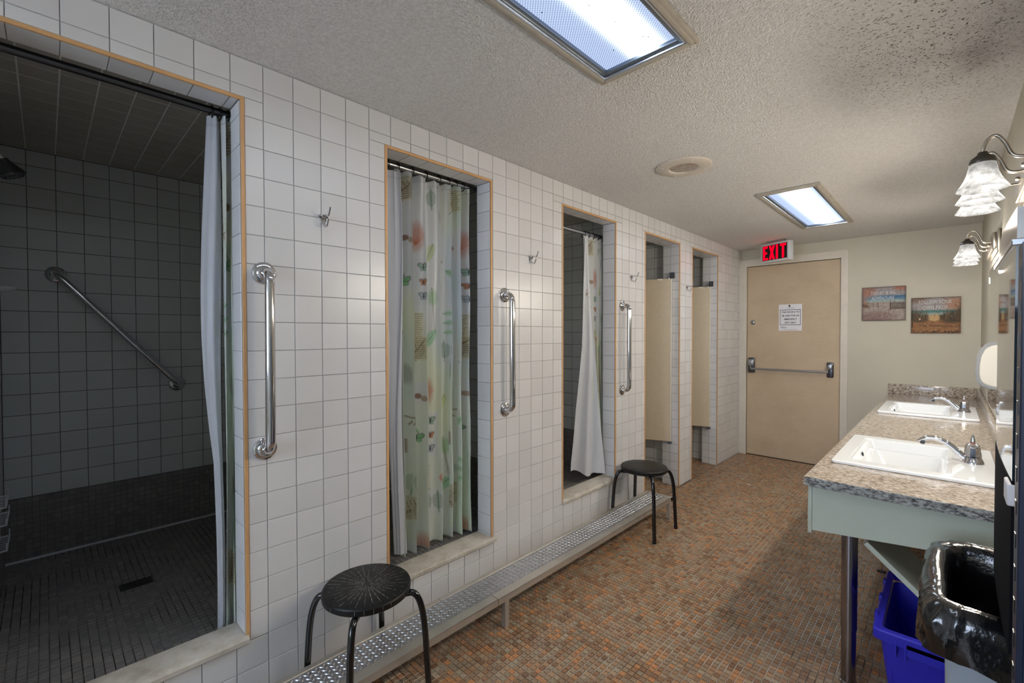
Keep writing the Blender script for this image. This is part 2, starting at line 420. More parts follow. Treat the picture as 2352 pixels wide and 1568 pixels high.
# ------------------------------------------------------------------ floor
bm = bmesh.new()
abox(bm, -.157, XR, YB, L+.01, -.06, -.0035)
abox(bm, -1.5, 0, 3.2, 5.0, -.06, -.0035)
floor = struct('floor', bm, M['fgrout'])
FP = .0254
T = Tiles(floor, M['floor'], limit=300, tilt=.012)
T.surf((0, 0, -.0035), X, Y, Z, 0.002, XR-.002, -.6, L-.002, FP, 0, 0, gap=.0026, th=.0035, bev=.0009)
T.surf((0, 0, -.0035), X, Y, Z, -1.0, -.001, 3.31, 4.05, FP, 0, 0, gap=.0026, th=.0035, bev=.0009)
T.surf((0, 0, -.0035), X, Y, Z, -1.0, -.001, 4.21, 4.97, FP, 0, 0, gap=.0026, th=.0035, bev=.0009)
T.build()

# ------------------------------------------------------------------ left wall
D1, D2 = .108, .157
bm = bmesh.new(); FX = -.003
ys = [YB] + [v for o in OPN for v in (o[0]+TW, o[1]-TW)] + [L]
for k in range(0, len(ys), 2):
    ym = (ys[k]+ys[k+1])/2
    if k == 0 or k >= 10 or True:
        a, b = ys[k], ys[k+1]
        d = D1 if b < 3.0 else D2
        if a < 3.0 < b:
            abox(bm, -D1, FX, a, 3.05, 0, H); abox(bm, -D2, FX, 3.05, b, 0, H)
        else: abox(bm, -d, FX, a, b, 0, H)
for (a, b, s) in OPN:
    d = D1 if b < 3 else D2
    abox(bm, -d, FX, a+TW, b-TW, TOP-TW+.004, H)
    if s: abox(bm, -d, FX, a+TW, b-TW, 0, s-.006)
wl = struct('wall_left', bm, M['grout'])
T = Tiles(wl, M['tile'], limit=300)
holes = [(a, (s-.006) if s else -1, b, TOP) for (a, b, s) in OPN]
T.surf((FX, 0, 0), Y, Z, X, -1.2, L-.002, .002, H-.002, TP, TY0, TZ0, holes=holes, th=.003, bev=.001)
for (a, b, s) in OPN:
    d = D1 if b < 3 else D2
    T.surf((0, b-TW, 0), X, Z, -Y, -d+.004, -.004, s+.02 if s else .002, TOP-TW, TP if d == D1 else .0775, -.004-TP if d == D1 else -.004-.155, TZ0, th=.003, gap=.0024)
    T.surf((0, a+TW, 0), X, Z, Y, -d+.004, -.004, s+.02 if s else .002, TOP-TW, TP if d == D1 else .0775, -.004-TP if d == D1 else -.004-.155, TZ0, th=.003, hide=True)
    T.surf((0, 0, TOP-TW+.004), X, Y, -Z, -d+.004, -.004, a+TW+.003, b-TW-.003, TP if d == D1 else .0775, -.004-TP if d == D1 else -.004-.155, TY0, th=.003)
T.build()

# opening edge strips
for k, (a, b, s) in enumerate(OPN):
    bm = bmesh.new(); z0 = s if s else 0.0
    x0, x1 = -.006, .0022
    abox(bm, x0, x1, b-TW, b, z0, TOP, .0012, 1)
    abox(bm, x0, x1, a, a+TW, z0, TOP, .0012, 1)
    abox(bm, x0, x1, a+TW, b-TW, TOP-TW, TOP, .0012, 1)
    o = struct('trim_%d' % (k+1), bm, M['trim'])

# ------------------------------------------------------------------ shower and stall recesses
def recess(k, y0, y1, xb, zf, zc, wains, lim=160):
    d = D1 if y1 < 3.2 else D2
    def sh(name, *b, mat=M['grout_in']):
        q = bmesh.new(); abox(q, *b); return struct(name, q, mat)
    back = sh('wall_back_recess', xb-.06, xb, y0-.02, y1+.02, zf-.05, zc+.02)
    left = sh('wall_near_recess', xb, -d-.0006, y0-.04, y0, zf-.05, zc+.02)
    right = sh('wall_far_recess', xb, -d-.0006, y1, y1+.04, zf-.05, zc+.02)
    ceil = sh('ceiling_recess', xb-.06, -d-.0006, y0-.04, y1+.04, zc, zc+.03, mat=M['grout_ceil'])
    zw = .583 if wains else zf
    mt = M['tile_in']
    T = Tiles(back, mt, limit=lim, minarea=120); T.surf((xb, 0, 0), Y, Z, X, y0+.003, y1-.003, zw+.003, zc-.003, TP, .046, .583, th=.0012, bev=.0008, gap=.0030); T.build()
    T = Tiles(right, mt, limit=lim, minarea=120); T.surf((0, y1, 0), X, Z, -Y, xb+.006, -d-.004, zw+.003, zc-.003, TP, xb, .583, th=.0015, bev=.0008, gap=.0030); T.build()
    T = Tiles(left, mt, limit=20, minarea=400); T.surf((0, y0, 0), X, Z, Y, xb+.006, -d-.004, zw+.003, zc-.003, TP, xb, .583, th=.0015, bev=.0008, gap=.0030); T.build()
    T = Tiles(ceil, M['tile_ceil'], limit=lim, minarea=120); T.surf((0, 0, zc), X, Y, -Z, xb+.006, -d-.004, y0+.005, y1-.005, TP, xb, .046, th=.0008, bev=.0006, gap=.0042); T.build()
    if wains:
        big = lim if k == 0 else 0
        T = Tiles(back, M['floor_s'], name='mosaic_tile', limit=0); T.surf((xb, 0, 0), Y, Z, X, y0+.003, y1-.003, zf+.004, zw, FP, .046, .583, gap=.0022, th=.003, bev=.0006); T.build()
        T = Tiles(right, M['floor_s'], name='mosaic_tile', limit=0); T.surf((0, y1, 0), X, Z, -Y, xb+.004, -d-.004, zf+.004, zw, FP, xb, .583, gap=.0022, th=.003, bev=.0006); T.build()
        T = Tiles(left, M['floor_s'], name='mosaic_tile', limit=0); T.surf((0, y0, 0), X, Z, Y, xb+.004, -d-.004, zf+.004, zw, FP, xb, .583, gap=.0022, th=.003, bev=.0006); T.build()
        fl = sh('floor_recess', xb, -d-.0006, y0, y1, zf-.05, zf-.003, mat=M['sgrout'])
        T = Tiles(fl, M['floor_s'], limit=300 if k == 0 else 0, tilt=.012); T.surf((0, 0, zf-.003), X, Y, Z, xb+.002, -d-.002, y0+.002, y1-.002, FP, xb, .046, gap=.0024, th=.003, bev=.0007)
        T.build()
        q = bmesh.new(); abox(q, xb+.003, xb+.014, y0, y1, zf, zf+.012, .003, 1); struct('baseboard_caulk', q, M['white'])
recess(0, -.15, .80, -1.48, SHF, 2.275, True, 300)
recess(1, .93, 1.90, -1.1, SHF, 2.275, True, 60)
recess(2, 2.05, 3.02, -1.1, SHF, 2.275, True, 60)
recess(3, 3.20, 4.05, -1.5, 0, 2.24, False, 40)
recess(4, 4.13, 4.97, -1.5, 0, 2.24, False, 40)

# ------------------------------------------------------------------ other walls, ceiling
bm = bmesh.new(); DX0, DX1, DH = .0716, .9469, 2.13
abox(bm, -.157, DX0-.06, L, L+.15, 0, H); abox(bm, DX1+.045, XR+.1, L, L+.15, 0, H); abox(bm, DX0-.06, DX1+.045, L, L+.15, DH+.05, H)
struct('wall_end', bm, M['paint'])
bm = bmesh.new(); abox(bm, XR, XR+.1, YB-.1, L+.15, -.06, H); struct('wall_right', bm, M['paint'])
bm = bmesh.new(); WZ0, WZ1, WX0, WX1 = .95, 2.15, .25, 1.75
abox(bm, -.12, WX0, YB-.1, YB, 0, H); abox(bm, WX1, XR+.1, YB-.1, YB, 0, H); abox(bm, WX0, WX1, YB-.1, YB, 0, WZ0); abox(bm, WX0, WX1, YB-.1, YB, WZ1, H)
struct('wall_back', bm, M['paint'])
bm = bmesh.new()
for x in (WX0, (WX0+WX1)/2-.02, WX1-.04): abox(bm, x, x+.04, YB-.07, YB-.03, WZ0, WZ1)
for z in (WZ0, WZ1-.04): abox(bm, WX0, WX1, YB-.07, YB-.03, z, z+.04)
struct('added_window', bm, M['frame'])  # unseen back window, added to let daylight into the room
# ceiling with cut-outs for two troffers and an added unseen one
LT = [(.792, 1.157, .118, 1.468), (.784, 1.152, 3.362, 4.717), (.79, 1.155, -2.9, -1.55)]
bm = bmesh.new(); xs = [-.16, .80, 1.146, XR+.1]; zz = (H, H+.1)
cuts = [(YB-.1, -2.888, 0), (-2.888, -1.562, 1), (-1.562, .13, 0), (.13, 1.456, 1), (1.456, 3.374, 0), (3.374, 4.705, 1), (4.705, L+.15, 0)]
for y0, y1, h in cuts:
    if not h: abox(bm, xs[0], xs[3], y0, y1, *zz)
    else: abox(bm, xs[0], xs[1], y0, y1, *zz); abox(bm, xs[2], xs[3], y0, y1, *zz)
struct('ceiling', bm, M['ceil'])

# ------------------------------------------------------------------ door
door = empty('door_1', ((DX0+DX1)/2, L+.03, 0)); door['kind'] = 'structure'
def at(o, par):  # keep geometry given in world coordinates
    o.parent = par; o.matrix_parent_inverse = Matrix.Translation(-par.location) if par.rotation_euler.z == 0 else par.matrix_basis.inverted(); return o
at(box('door_leaf', DX0, DX1, L+.012, L+.055, .004, DH, M['door'], bev=.002, seg=1), door)
bm = bmesh.new(); fo = -.018; fr = 1.006
for (x0, x1, z0, z1) in ((fo, DX0-.004, 0, 2.21), (DX1+.004, fr, 0, 2.21), (DX0-.004, DX1+.004, DH+.006, 2.21)):
    abox(bm, x0, x1, L-.012, L+.14, z0, z1)
for (x0, x1, z0, z1) in ((fo+.045, DX0-.002, 0, DH+.004), (DX1+.002, fr-.038, 0, DH+.004), (fo+.045, fr-.038, DH+.004, 2.165)):
    abox(bm, x0, x1, L-.018, L-.0115, z0, z1)
at(bmo('door_frame', bm, M['frame']), door)
q = bmesh.new(); abox(q, DX0-.06, DX1+.06, L+.06, L+.16, -.06, H); abox(q, DX0-.06, DX1+.06, L-.0, L+.06, -.06, -.003); struct('trim_9', q, M['doorblock'])  # dark box behind and below the door, added to stop a light leak
# panic bar, lock, notice
pb = empty('panic_bar', (.5, L+.012, 1.03), 0, 'grey steel push bar between two end brackets across the beige exit door', 'push bar')
for (xa, xb_, zt, zb) in ((.088, .158, 1.105, .935), (.832, .892, 1.08, .925)):
    o = at(box('end_bracket', xa, xb_, L-.012, L+.012, zb, zt, M['darksteel'], bev=.011, seg=3), pb)
    o2 = at(box('housing', xa+.006, xb_-.006, L-.04, L-.010, zb+.085, zt-.02, M['steel'], bev=.01, seg=3), pb)
for (xa, xb_) in ((.122, .145), (.855, .85)):
    at(tube('lever_arm', smoothpath([(xa, L-.025, 1.035), (xa+(.004 if xa < .5 else -.004), L-.055, 1.01), (xb_, L-.085, .985)]), .009, M['steel']), pb)
at(tube('push_rod', [(.14, L-.085, .985), (.5, L-.085, .984), (.857, L-.085, .983)], .011, M['steel'], n=16), pb)
dl = empty('deadbolt', (.13, L+.012, 1.502), 0, 'small round steel deadbolt on the beige exit door above the push bar', 'lock')
bm = bmesh.new(); R = Matrix.Translation((.13, L+.012, 1.502)) @ Matrix.Rotation(PI/2, 4, 'X')
lathe(bm, [(0, .016), (.012, .016), (.02, .013), (.026, .004), (.027, 0), (0, 0)], 24, R); at(bmo('rosette', bm, M['steel'], sm=True), dl)
bm = bmesh.new(); lathe(bm, [(0, .021), (.008, .021), (.009, .016), (0, .016)], 16, R); at(bmo('keyway', bm, M['darksteel'], sm=True), dl)

def text_mesh(name, txt, size, mat, parent, loc, rot=None, shear=0, bold=0, align='CENTER', ext=.0004, sp=1.0, xs=1.0):
    c = bpy.data.curves.new(name, 'FONT'); c.body = txt; c.size = size; c.align_x = align; c.align_y = 'CENTER'; c.shear = shear; c.offset = bold; c.extrude = ext; c.space_character = sp
    o = bpy.data.objects.new('tmp', c); COL.objects.link(o)
    bpy.context.view_layer.update()
    me = bpy.data.meshes.new_from_object(o.evaluated_get(bpy.context.evaluated_depsgraph_get()))
    bpy.data.objects.remove(o); me.name = name; me.materials.clear(); me.materials.append(mat)
    ob = link(name, me, parent); ob.matrix_basis = Matrix.Translation(loc) @ (rot or Matrix.Identity(4)) @ Matrix.Diagonal((xs, 1, 1, 1)); return ob
FACE = Matrix.Rotation(PI/2, 4, 'X')       # text facing -y
nt = empty('door_notice', (.4995, L+.011, 1.55), 0, 'white paper notice with dark italic lettering taped to the exit door', 'notice')
box('sheet', -.1085, .1085, -.0012, 0, -.142, .142, M['paper'], nt)
bm = bmesh.new()
for (x0, x1, z0, z1) in ((-.097, .097, .080, .085), (-.097, .097, -.082, -.077), (-.097, -.093, -.082, .085), (.093, .097, -.082, .085)): abox(bm, x0, x1, -.0018, -.0012, z0, z1)
bmo('border', bm, M['ink'], nt)
for q, (tx, sz) in enumerate((('THIS DOOR IS TO', .0262), ('BE USED FOR AN', .0262), ('EMERGENCY', .0262), ('EXIT ONLY', .0262))):
    text_mesh('lettering', tx, sz, M['ink'], nt, (0, -.0015, .0565-q*.0378), FACE, shear=.3, bold=.0006, xs=.8)
bm = bmesh.new(); lathe(bm, [(0, .0004), (.011, .0004), (.011, 0), (0, 0)], 16, Matrix.Translation((-.008, -.0013, .126)) @ FACE @ Matrix.Diagonal((1, .8, 1, 1)))
abox(bm, -.0105, -.0055, -.0018, -.0013, .108, .12); bmo('tree_emblem', bm, M['ink'], nt)
bm = bmesh.new()
for (x0, x1, z) in ((-.035, .036, .102), (-.09, -.05, -.1), (-.09, -.032, -.107), (-.09, -.035, -.113), (-.07, .07, -.132)): abox(bm, x0, x1, -.0016, -.0012, z-.0018, z+.0018)
bmo('small_print', bm, M['greyink'], nt)['kind'] = 'stuff'

# exit sign
ex = empty('exit_sign', (.47, 5.165, 2.20), -math.radians(24), 'lit red EXIT sign in a white box hanging from the ceiling over the door', 'exit sign')
bm = bmesh.new(); abox(bm, -.155, .155, -.03, .035, -.095, .095, .006, 2); bmo('housing', bm, M['exitbox'], ex, sm=True)
box('black_face', -.136, .136, -.0325, -.0295, -.076, .076, M['exitblack'], ex)
def poly_ext(bm, pts, y0, y1):
    a = [bm.verts.new((x, y0, z)) for x, z in pts]; b = [bm.verts.new((x, y1, z)) for x, z in pts]; n = len(pts)
    bm.faces.new(a); bm.faces.new(b[::-1])
    for i in range(n): bm.faces.new((a[i], b[i], b[(i+1) % n], a[(i+1) % n]))
lw = .021; hh = .070
LET = {'E': [[(0, -hh), (0, hh), (.052, hh), (.052, hh-lw), (lw, hh-lw), (lw, lw/2), (.044, lw/2), (.044, -lw/2), (lw, -lw/2), (lw, -hh+lw), (.054, -hh+lw), (.054, -hh)]],
       'X': [[(0, -hh), (.02, 0), (0, hh), (.022, hh), (.032, .03), (.042, hh), (.064, hh), (.044, 0), (.064, -hh), (.042, -hh), (.032, -.03), (.022, -hh)]],
       'I': [[(0, -hh), (0, hh), (lw, hh), (lw, -hh)]],
       'T': [[(.0215, -hh), (.0215, hh-lw), (0, hh-lw), (0, hh), (.064, hh), (.064, hh-lw), (.0425, hh-lw), (.0425, -hh)]]}
for ch, x0 in (('E', -.127), ('X', -.06), ('I', .018), ('T', .062)):
    bm = bmesh.new()
    for pl in LET[ch]: poly_ext(bm, [(x+x0, z) for x, z in pl], -.0345, -.0325)
    bmo('letter', bm, M['exitred'], ex)
box('ceiling_mount', -.09, .09, -.02, .02, .095, H-2.2-.001, M['steel'], ex, bev=.002, seg=1)

# ------------------------------------------------------------------ painted meshes (flat print)
KA = [1.0]
class Paint:
    def __init__(s, w, h, px, bg):
        s.w, s.h, s.px = w, h, px; s.nx, s.ny = int(round(w/px))+1, int(round(h/px))+1
        s.X, s.Y = np.meshgrid(np.linspace(0, w, s.nx), np.linspace(0, h, s.ny)); s.C = np.zeros((s.ny, s.nx, 3)); s.C[:] = bg
    def _a(s, m, col, a):
        m = np.clip(m, 0, 1)*a*KA[0]; s.C = s.C*(1-m[..., None])+np.array(col)*m[..., None]
    def ell(s, x, y, rx, ry, col, a=1, ang=0, soft=None):
        c, q = math.cos(ang), math.sin(ang); u = (s.X-x)*c+(s.Y-y)*q; v = -(s.X-x)*q+(s.Y-y)*c
        d = np.sqrt((u/rx)**2+(v/ry)**2); so = soft or min(.5, s.px/min(rx, ry)*.8); s._a((1-d)/so+.5, col, a)
    def line(s, x0, y0, x1, y1, wd, col, a=1):
        dx, dy = x1-x0, y1-y0; l2 = dx*dx+dy*dy+1e-12; t = np.clip(((s.X-x0)*dx+(s.Y-y0)*dy)/l2, 0, 1)
        d = np.hypot(s.X-x0-t*dx, s.Y-y0-t*dy); s._a((wd/2-d)/s.px+.5, col, a)
    def rect(s, x0, y0, x1, y1, col, a=1, soft=None):
        so = soft or s.px
        m = np.minimum(np.minimum(s.X-x0, x1-s.X), np.minimum(s.Y-y0, y1-s.Y))/so+.5; s._a(m, col, a)
    def noise(s, n, sx, sy, amp, col=None, seed=0):
        r = np.random.default_rng(seed); g = np.zeros_like(s.X)
        for k in range(n):
            fx, fy = r.normal(0, sx), r.normal(0, sy); g += np.sin(s.X*fx+s.Y*fy+r.uniform(0, 6.28))
        g = g/math.sqrt(n/2)
        if col is None: s.C = np.clip(s.C*(1+amp*g[..., None]), 0, 1)
        else: s._a(np.clip(g-.4, 0, 1), col, amp)
    def colors(s): return np.clip(s.C, 0, 1)
def s3(r, g, b): return lin((r/255, g/255, b/255))
def paint_mesh(name, P, pos, mat, parent=None, thick=None):
    """P paint; pos array (ny,nx,3)"""
    ny, nx = P.ny, P.nx; me = bpy.data.meshes.new(name); v = pos.reshape(-1, 3).astype(np.float32)
    i = np.arange(ny*nx).reshape(ny, nx); f = np.stack([i[:-1, :-1], i[:-1, 1:], i[1:, 1:], i[1:, :-1]], -1).reshape(-1, 4)
    me.vertices.add(len(v)); me.vertices.foreach_set('co', v.ravel()); me.loops.add(f.size); me.loops.foreach_set('vertex_index', f.ravel().astype(np.int32))
    me.polygons.add(len(f)); me.polygons.foreach_set('loop_start', (np.arange(len(f))*4).astype(np.int32)); me.update(calc_edges=True)
    me.polygons.foreach_set('use_smooth', np.ones(len(f), dtype=bool))
    at_ = me.attributes.new('paint', 'FLOAT_COLOR', 'POINT'); c = np.ones((ny*nx, 4), dtype=np.float32); c[:, :3] = P.colors().reshape(-1, 3); at_.data.foreach_set('color', c.ravel())
    return link(name, me, parent, mat=mat)

# wall canvases
def canvas(cx, cz, w, h, painter, words, label):
    r = empty('canvas_picture', (cx, L, cz), 0, label, 'picture')
    bm = bmesh.new(); abox(bm, -w/2, w/2, -.022, -.0005, -h/2, h/2, .0015, 1); bmo('stretcher', bm, simple('canvas_edge', S(70, 52, 40), .8), r, sm=True)
    P = Paint(w, h, .0019, s3(150, 140, 130)); painter(P, w, h)
    e = .02   # burnt edges belong to the print
    m_ = np.minimum(np.minimum(P.X, w-P.X), np.minimum(P.Y, h-P.Y)); k = np.clip(m_/e, 0, 1)**.7
    P.C = P.C*(.35+.65*k[..., None])
    pos = np.stack([P.X-w/2, np.full_like(P.X, -.0228), P.Y-h/2], -1); paint_mesh('print', P, pos, M['canvas'], r)
    for tx, x, z, sz in words: text_mesh('lettering', tx, sz, M['paperish'], r, (x, -.0232, z), FACE, sp=1.1, xs=.62)
    return r
M['paperish'] = simple('faded_white_ink', S(206, 206, 204), .8)
def beach1(P, w, h):
    P.rect(-1, h*.58, 2, h*2, s3(150, 142, 142)); P.rect(-1, h*.58, 2, h*.74, s3(108, 134, 150)); P.rect(w*.45, h*.66, 2, h*.73, s3(52, 104, 150), .8, .01)
    P.rect(-1, h*.53, 2, h*.61, s3(150, 168, 168)); P.rect(-1, -1, 2, h*.55, s3(162, 148, 138))
    P.ell(w*.12, h*.86, w*.22, h*.16, s3(160, 108, 86), .8, .6, .8); P.ell(w*.88, h*.95, w*.14, h*.08, s3(168, 106, 76), .8, 0, .8); P.ell(w*.03, h*.55, w*.1, h*.12, s3(150, 104, 82), .7, 0, .8)
    P.ell(w*.3, h*.1, w*.45, h*.16, s3(128, 98, 96), .8, 0, .9); P.noise(40, 240, 160, .35, s3(100, 88, 80), 1); P.noise(40, 200, 300, .08, None, 2)
    P.ell(w*.08, h*.44, w*.10, h*.05, s3(92, 72, 46), .8, -.4, .6)
    for i in range(26):
        x = w*(.68+.012*i); P.line(x, h*.33, x+.003*math.sin(i*2.1), h*.53, .0024, s3(46, 36, 30))
    P.line(w*.655, h*.32, w*.66, h*.53, .007, s3(60, 34, 22))
    for z in (.37, .49): P.line(w*.66, h*z, w, h*z, .002, s3(50, 38, 32))
    for i in range(22): P.line(w*(.1+.013*i), h*.42, w*(.1+.013*i), h*.52, .0014, s3(110, 88, 72), .7)
    P.line(w*.38, h*.38, w*.38, h*.53, .0036, s3(110, 60, 40)); P.line(w*.18, h*.42, w*.45, h*.42, .0014, s3(90, 76, 66))
    for i in range(60):
        a, b = random.random(), random.random()*.3; P.ell(w*(.4+.6*a), h*b, .006, .002, s3(196, 184, 170) if i % 2 else s3(92, 76, 70), .6)
def beach2(P, w, h):
    P.rect(-1, h*.62, 2, h*2, s3(160, 154, 152)); P.ell(w*.9, h*.8, w*.2, h*.2, s3(176, 122, 84), .7, 0, .9); P.ell(w*.12, h*.95, w*.2, h*.1, s3(120, 92, 74), .8, 0, .9)
    P.rect(-1, h*.56, 2, h*.64, s3(78, 128, 124)); P.rect(-1, h*.5, 2, h*.575, s3(150, 164, 158), 1, .006); P.rect(-1, -1, 2, h*.5, s3(150, 108, 72))
    P.ell(w*.48, h*.43, w*.14, h*.09, s3(196, 162, 116), 1, 0, .3)
    P.ell(w*.08, h*.44, w*.27, h*.13, s3(66, 58, 46), .9, -.25, .5); P.ell(w*.93, h*.46, w*.33, h*.17, s3(58, 52, 44), .9, .3, .5); P.ell(w*.6, h*.2, w*.5, h*.03, s3(96, 72, 54), .6, -.05, .8)
    r = random.Random(3)
    for i in range(420):
        left = r.random() < .45
        x = r.uniform(0, .36) if left else r.uniform(.6, 1.0); k = (1-x/.4) if left else (x-.55)/.45
        z0 = r.uniform(.34, .46+.12*k); ln = r.uniform(.05, .13+.14*k)
        P.line(w*x, h*z0, w*(x+r.uniform(-.05, .05)), h*(z0+ln), .0014, s3(*[(48, 44, 36), (92, 84, 64), (38, 34, 30), (128, 108, 76)][i % 4]), .85)
    for i in range(9): P.line(w*(.59+.012*i), h*.38, w*(.59+.012*i+.003), h*.5, .002, s3(54, 38, 26))
    P.line(w*.07, h*.06, w*.07, h*.3, .008, s3(150, 96, 60)); P.line(w*.03, h*.12, w*.03, h*.3, .005, s3(40, 30, 24)); P.ell(w*.18, h*.4, .006, .01, s3(206, 190, 166))
    P.noise(40, 260, 200, .55, s3(110, 70, 38), 5)
    for i in range(90): P.ell(w*r.random(), h*r.random()*.32, r.uniform(.002, .008), .002, s3(92, 54, 34) if i % 3 else s3(222, 178, 124), .7)
    for i in range(30): P.ell(w*(.25+.75*r.random()), h*.05*r.random()+.006, .006, .004, s3(48, 34, 28), .8)
canvas(1.2805, 1.66, .322, .322, beach1, [('TODAY IS AN', -.005, .100, .044), ('ADVENTURE', -.005, .050, .044)], 'square beach canvas with TODAY IS AN ADVENTURE lettering and a sand fence, nearer the door')
canvas(1.6435, 1.539, .326, .322, beach2, [('FOLLOW YOUR', -.005, .118, .046), ('OWN PATH', -.005, .068, .046)], 'beach path canvas with FOLLOW YOUR OWN PATH lettering, hung lower near the right wall')

# ------------------------------------------------------------------ troffers
def troffer(b, lens, label, screws=True):
    x0, x1, y0, y1 = b; t_ = empty('ceiling_light', ((x0+x1)/2, (y0+y1)/2, H), 0, label, 'light')
    ox, oy = t_.location.x, t_.location.y
    def ring(name, a, w_, z0, z1, mat, bev=.003):
        bm = bmesh.new(); X0, X1, Y0, Y1 = x0+a-ox, x1-a-ox, y0+a-oy, y1-a-oy
        abox(bm, X0, X0+w_, Y0, Y1, z0, z1, bev, 2); abox(bm, X1-w_, X1, Y0, Y1, z0, z1, bev, 2)
        abox(bm, X0+w_*.5, X1-w_*.5, Y0, Y0+w_, z0, z1, bev, 2); abox(bm, X0+w_*.5, X1-w_*.5, Y1-w_, Y1, z0, z1, bev, 2)
        return bmo(name, bm, mat, t_, sm=True)
    ring('outer_trim', 0, .016, -.013, -.0005, M['fixtrim']); ring('inner_trim', .012, .016, -.017, -.004, M['fixtrim'])
    ring('metal_band', .029, .007, -.015, .01, M['alum'], .001); ring('lens_frame', .0365, .0165, -.008, .012, M['darkframe'], .003)
    bm = bmesh.new(); e = .05; abox(bm, x0+e-ox, x1-e-ox, y0+e-oy, y1-e-oy, .004, .008); bmo('lens', bm, lens, t_)
    bm = bmesh.new(); abox(bm, x0+.01-ox, x1-.01-ox, y0+.014-oy, y1-.014-oy, .03, .12); bmo('tray', bm, M['exitbox'], t_)
    if screws:
        bm = bmesh.new(); r = random.Random(5)
        for i in range(11):
            x, y = r.uniform(x0+.07, x1-.07)-ox, r.uniform(y1-.75, y1-.08)-oy
            abox(bm, x-.0018, x+.0018, y-.0018, y+.0018, .0015, .0042, .0008, 1)
        bmo('dead_fly_specks', bm, M['ink'], t_)['kind'] = 'stuff'
    return t_
M['fixtrim'] = simple('aged_beige_trim', S(180, 172, 158), .55, var=.12, vs=20)
M['alum'] = simple('anodised_aluminium', S(206, 210, 216), .25, .9)
M['darkframe'] = simple('grey_lens_frame', S(120, 128, 136), .35, .7)
troffer(LT[0], M['lens1'], 'large ceiling light with prismatic lens overhead at the top of the photo')
troffer(LT[1], M['lens2'], 'far ceiling light with smooth bluish lens in front of the exit sign', False)

troffer(LT[2], M['lens1'], 'unseen third ceiling light behind the camera, added to brighten the room', False)  # added lamp out of view, gives the room more light

# ------------------------------------------------------------------ round ceiling vent
cv = empty('ceiling_vent', (.65, 2.52, H), 0, 'round cream ceiling vent plate with rusty mesh centre', 'vent')
M['ventp'] = simple('vent_cream', S(206, 196, 182), .55, var=.06, vs=18)
bm = bmesh.new(); lathe(bm, [(.076, -.006), (.079, -.011), (.084, -.0125), (.14, -.0115), (.148, -.006), (.149, -.0005), (.074, -.0005), (.076, -.006)], 64); bmo('plate', bm, M['ventp'], cv, sm=True)
t = NT('rusty_mesh'); n = t.noise(t.pos(), 42, 4, .7); M['rust'] = t.set(base=t.ramp(n, [(.45, S(190, 182, 172)), (.6, S(178, 156, 136)), (.74, S(150, 104, 78))]), rough=.8)
bm = bmesh.new(); lathe(bm, [(0, -.004), (.077, -.004), (.077, -.002), (0, -.002)], 40); bmo('mesh_backing', bm, M['rust'], cv)
bm = bmesh.new()
for i in range(-9, 10):
    a = i*.0078; r = math.sqrt(max(0, .075**2-a*a))
    if r > .01: abox(bm, -r, r, a-.0009, a+.0009, -.0062, -.0035); abox(bm, a-.0009, a+.0009, -r, r, -.0058, -.0035)
bmo('mesh_wires', bm, M['rust'], cv)['kind'] = 'stuff'
for k in range(4):
    a = PI/4+k*PI/2; bm = bmesh.new(); lathe(bm, [(0, -.0155), (.003, -.015), (.0045, -.012), (0, -.011)], 12, Matrix.Translation((.118*math.cos(a), .118*math.sin(a), 0))); bmo('screw', bm, M['white'], cv, sm=True)

# ------------------------------------------------------------------ marble sills
def sill(y0, y1, top, label):
    th = .027; bm = bmesh.new(); n = 90; x0, x1 = -.107, .017
    r = random.Random(int(y0*10)+9)
    prof = lambda j, q: None
    rows = []
    for i in range(n+1):
        y = y0+(y1-y0)*i/n
        ch = max(0, mnoise.noise(Vector((y*26, 3.1, top))))*.010 + max(0, mnoise.noise(Vector((y*80, 1.1, top)))-.15)*.008
        end = 1.0
        pts = [(x0, top-th), (x0, top), (x1-.012-ch, top), (x1-.004-ch*1.0, top-.003-ch*.5), (x1-ch*.5, top-.009-ch*.3), (x1-.001, top-th+.004), (x1-.006, top-th)]
        rows.append([bm.verts.new((px_, y, pz)) for px_, pz in pts])
    for a, b in zip(rows[:-1], rows[1:]):
        for j in range(len(a)): bm.faces.new((a[j], a[(j+1) % len(a)], b[(j+1) % len(a)], b[j]))
    bm.faces.new(rows[0]); bm.faces.new(rows[-1][::-1])
    o = bmo('shower_sill', bm, M['sill'], sm=True, ang=30); return tag(o, label, 'sill')
sill(-.105, .478, .335, 'marble sill across the bottom of the nearest shower opening')
sill(1.022, 1.662, .298, 'chipped marble sill under the closed middle shower curtain')
sill(2.247, 2.878, .333, 'marble sill of the farthest shower beside the second stool')

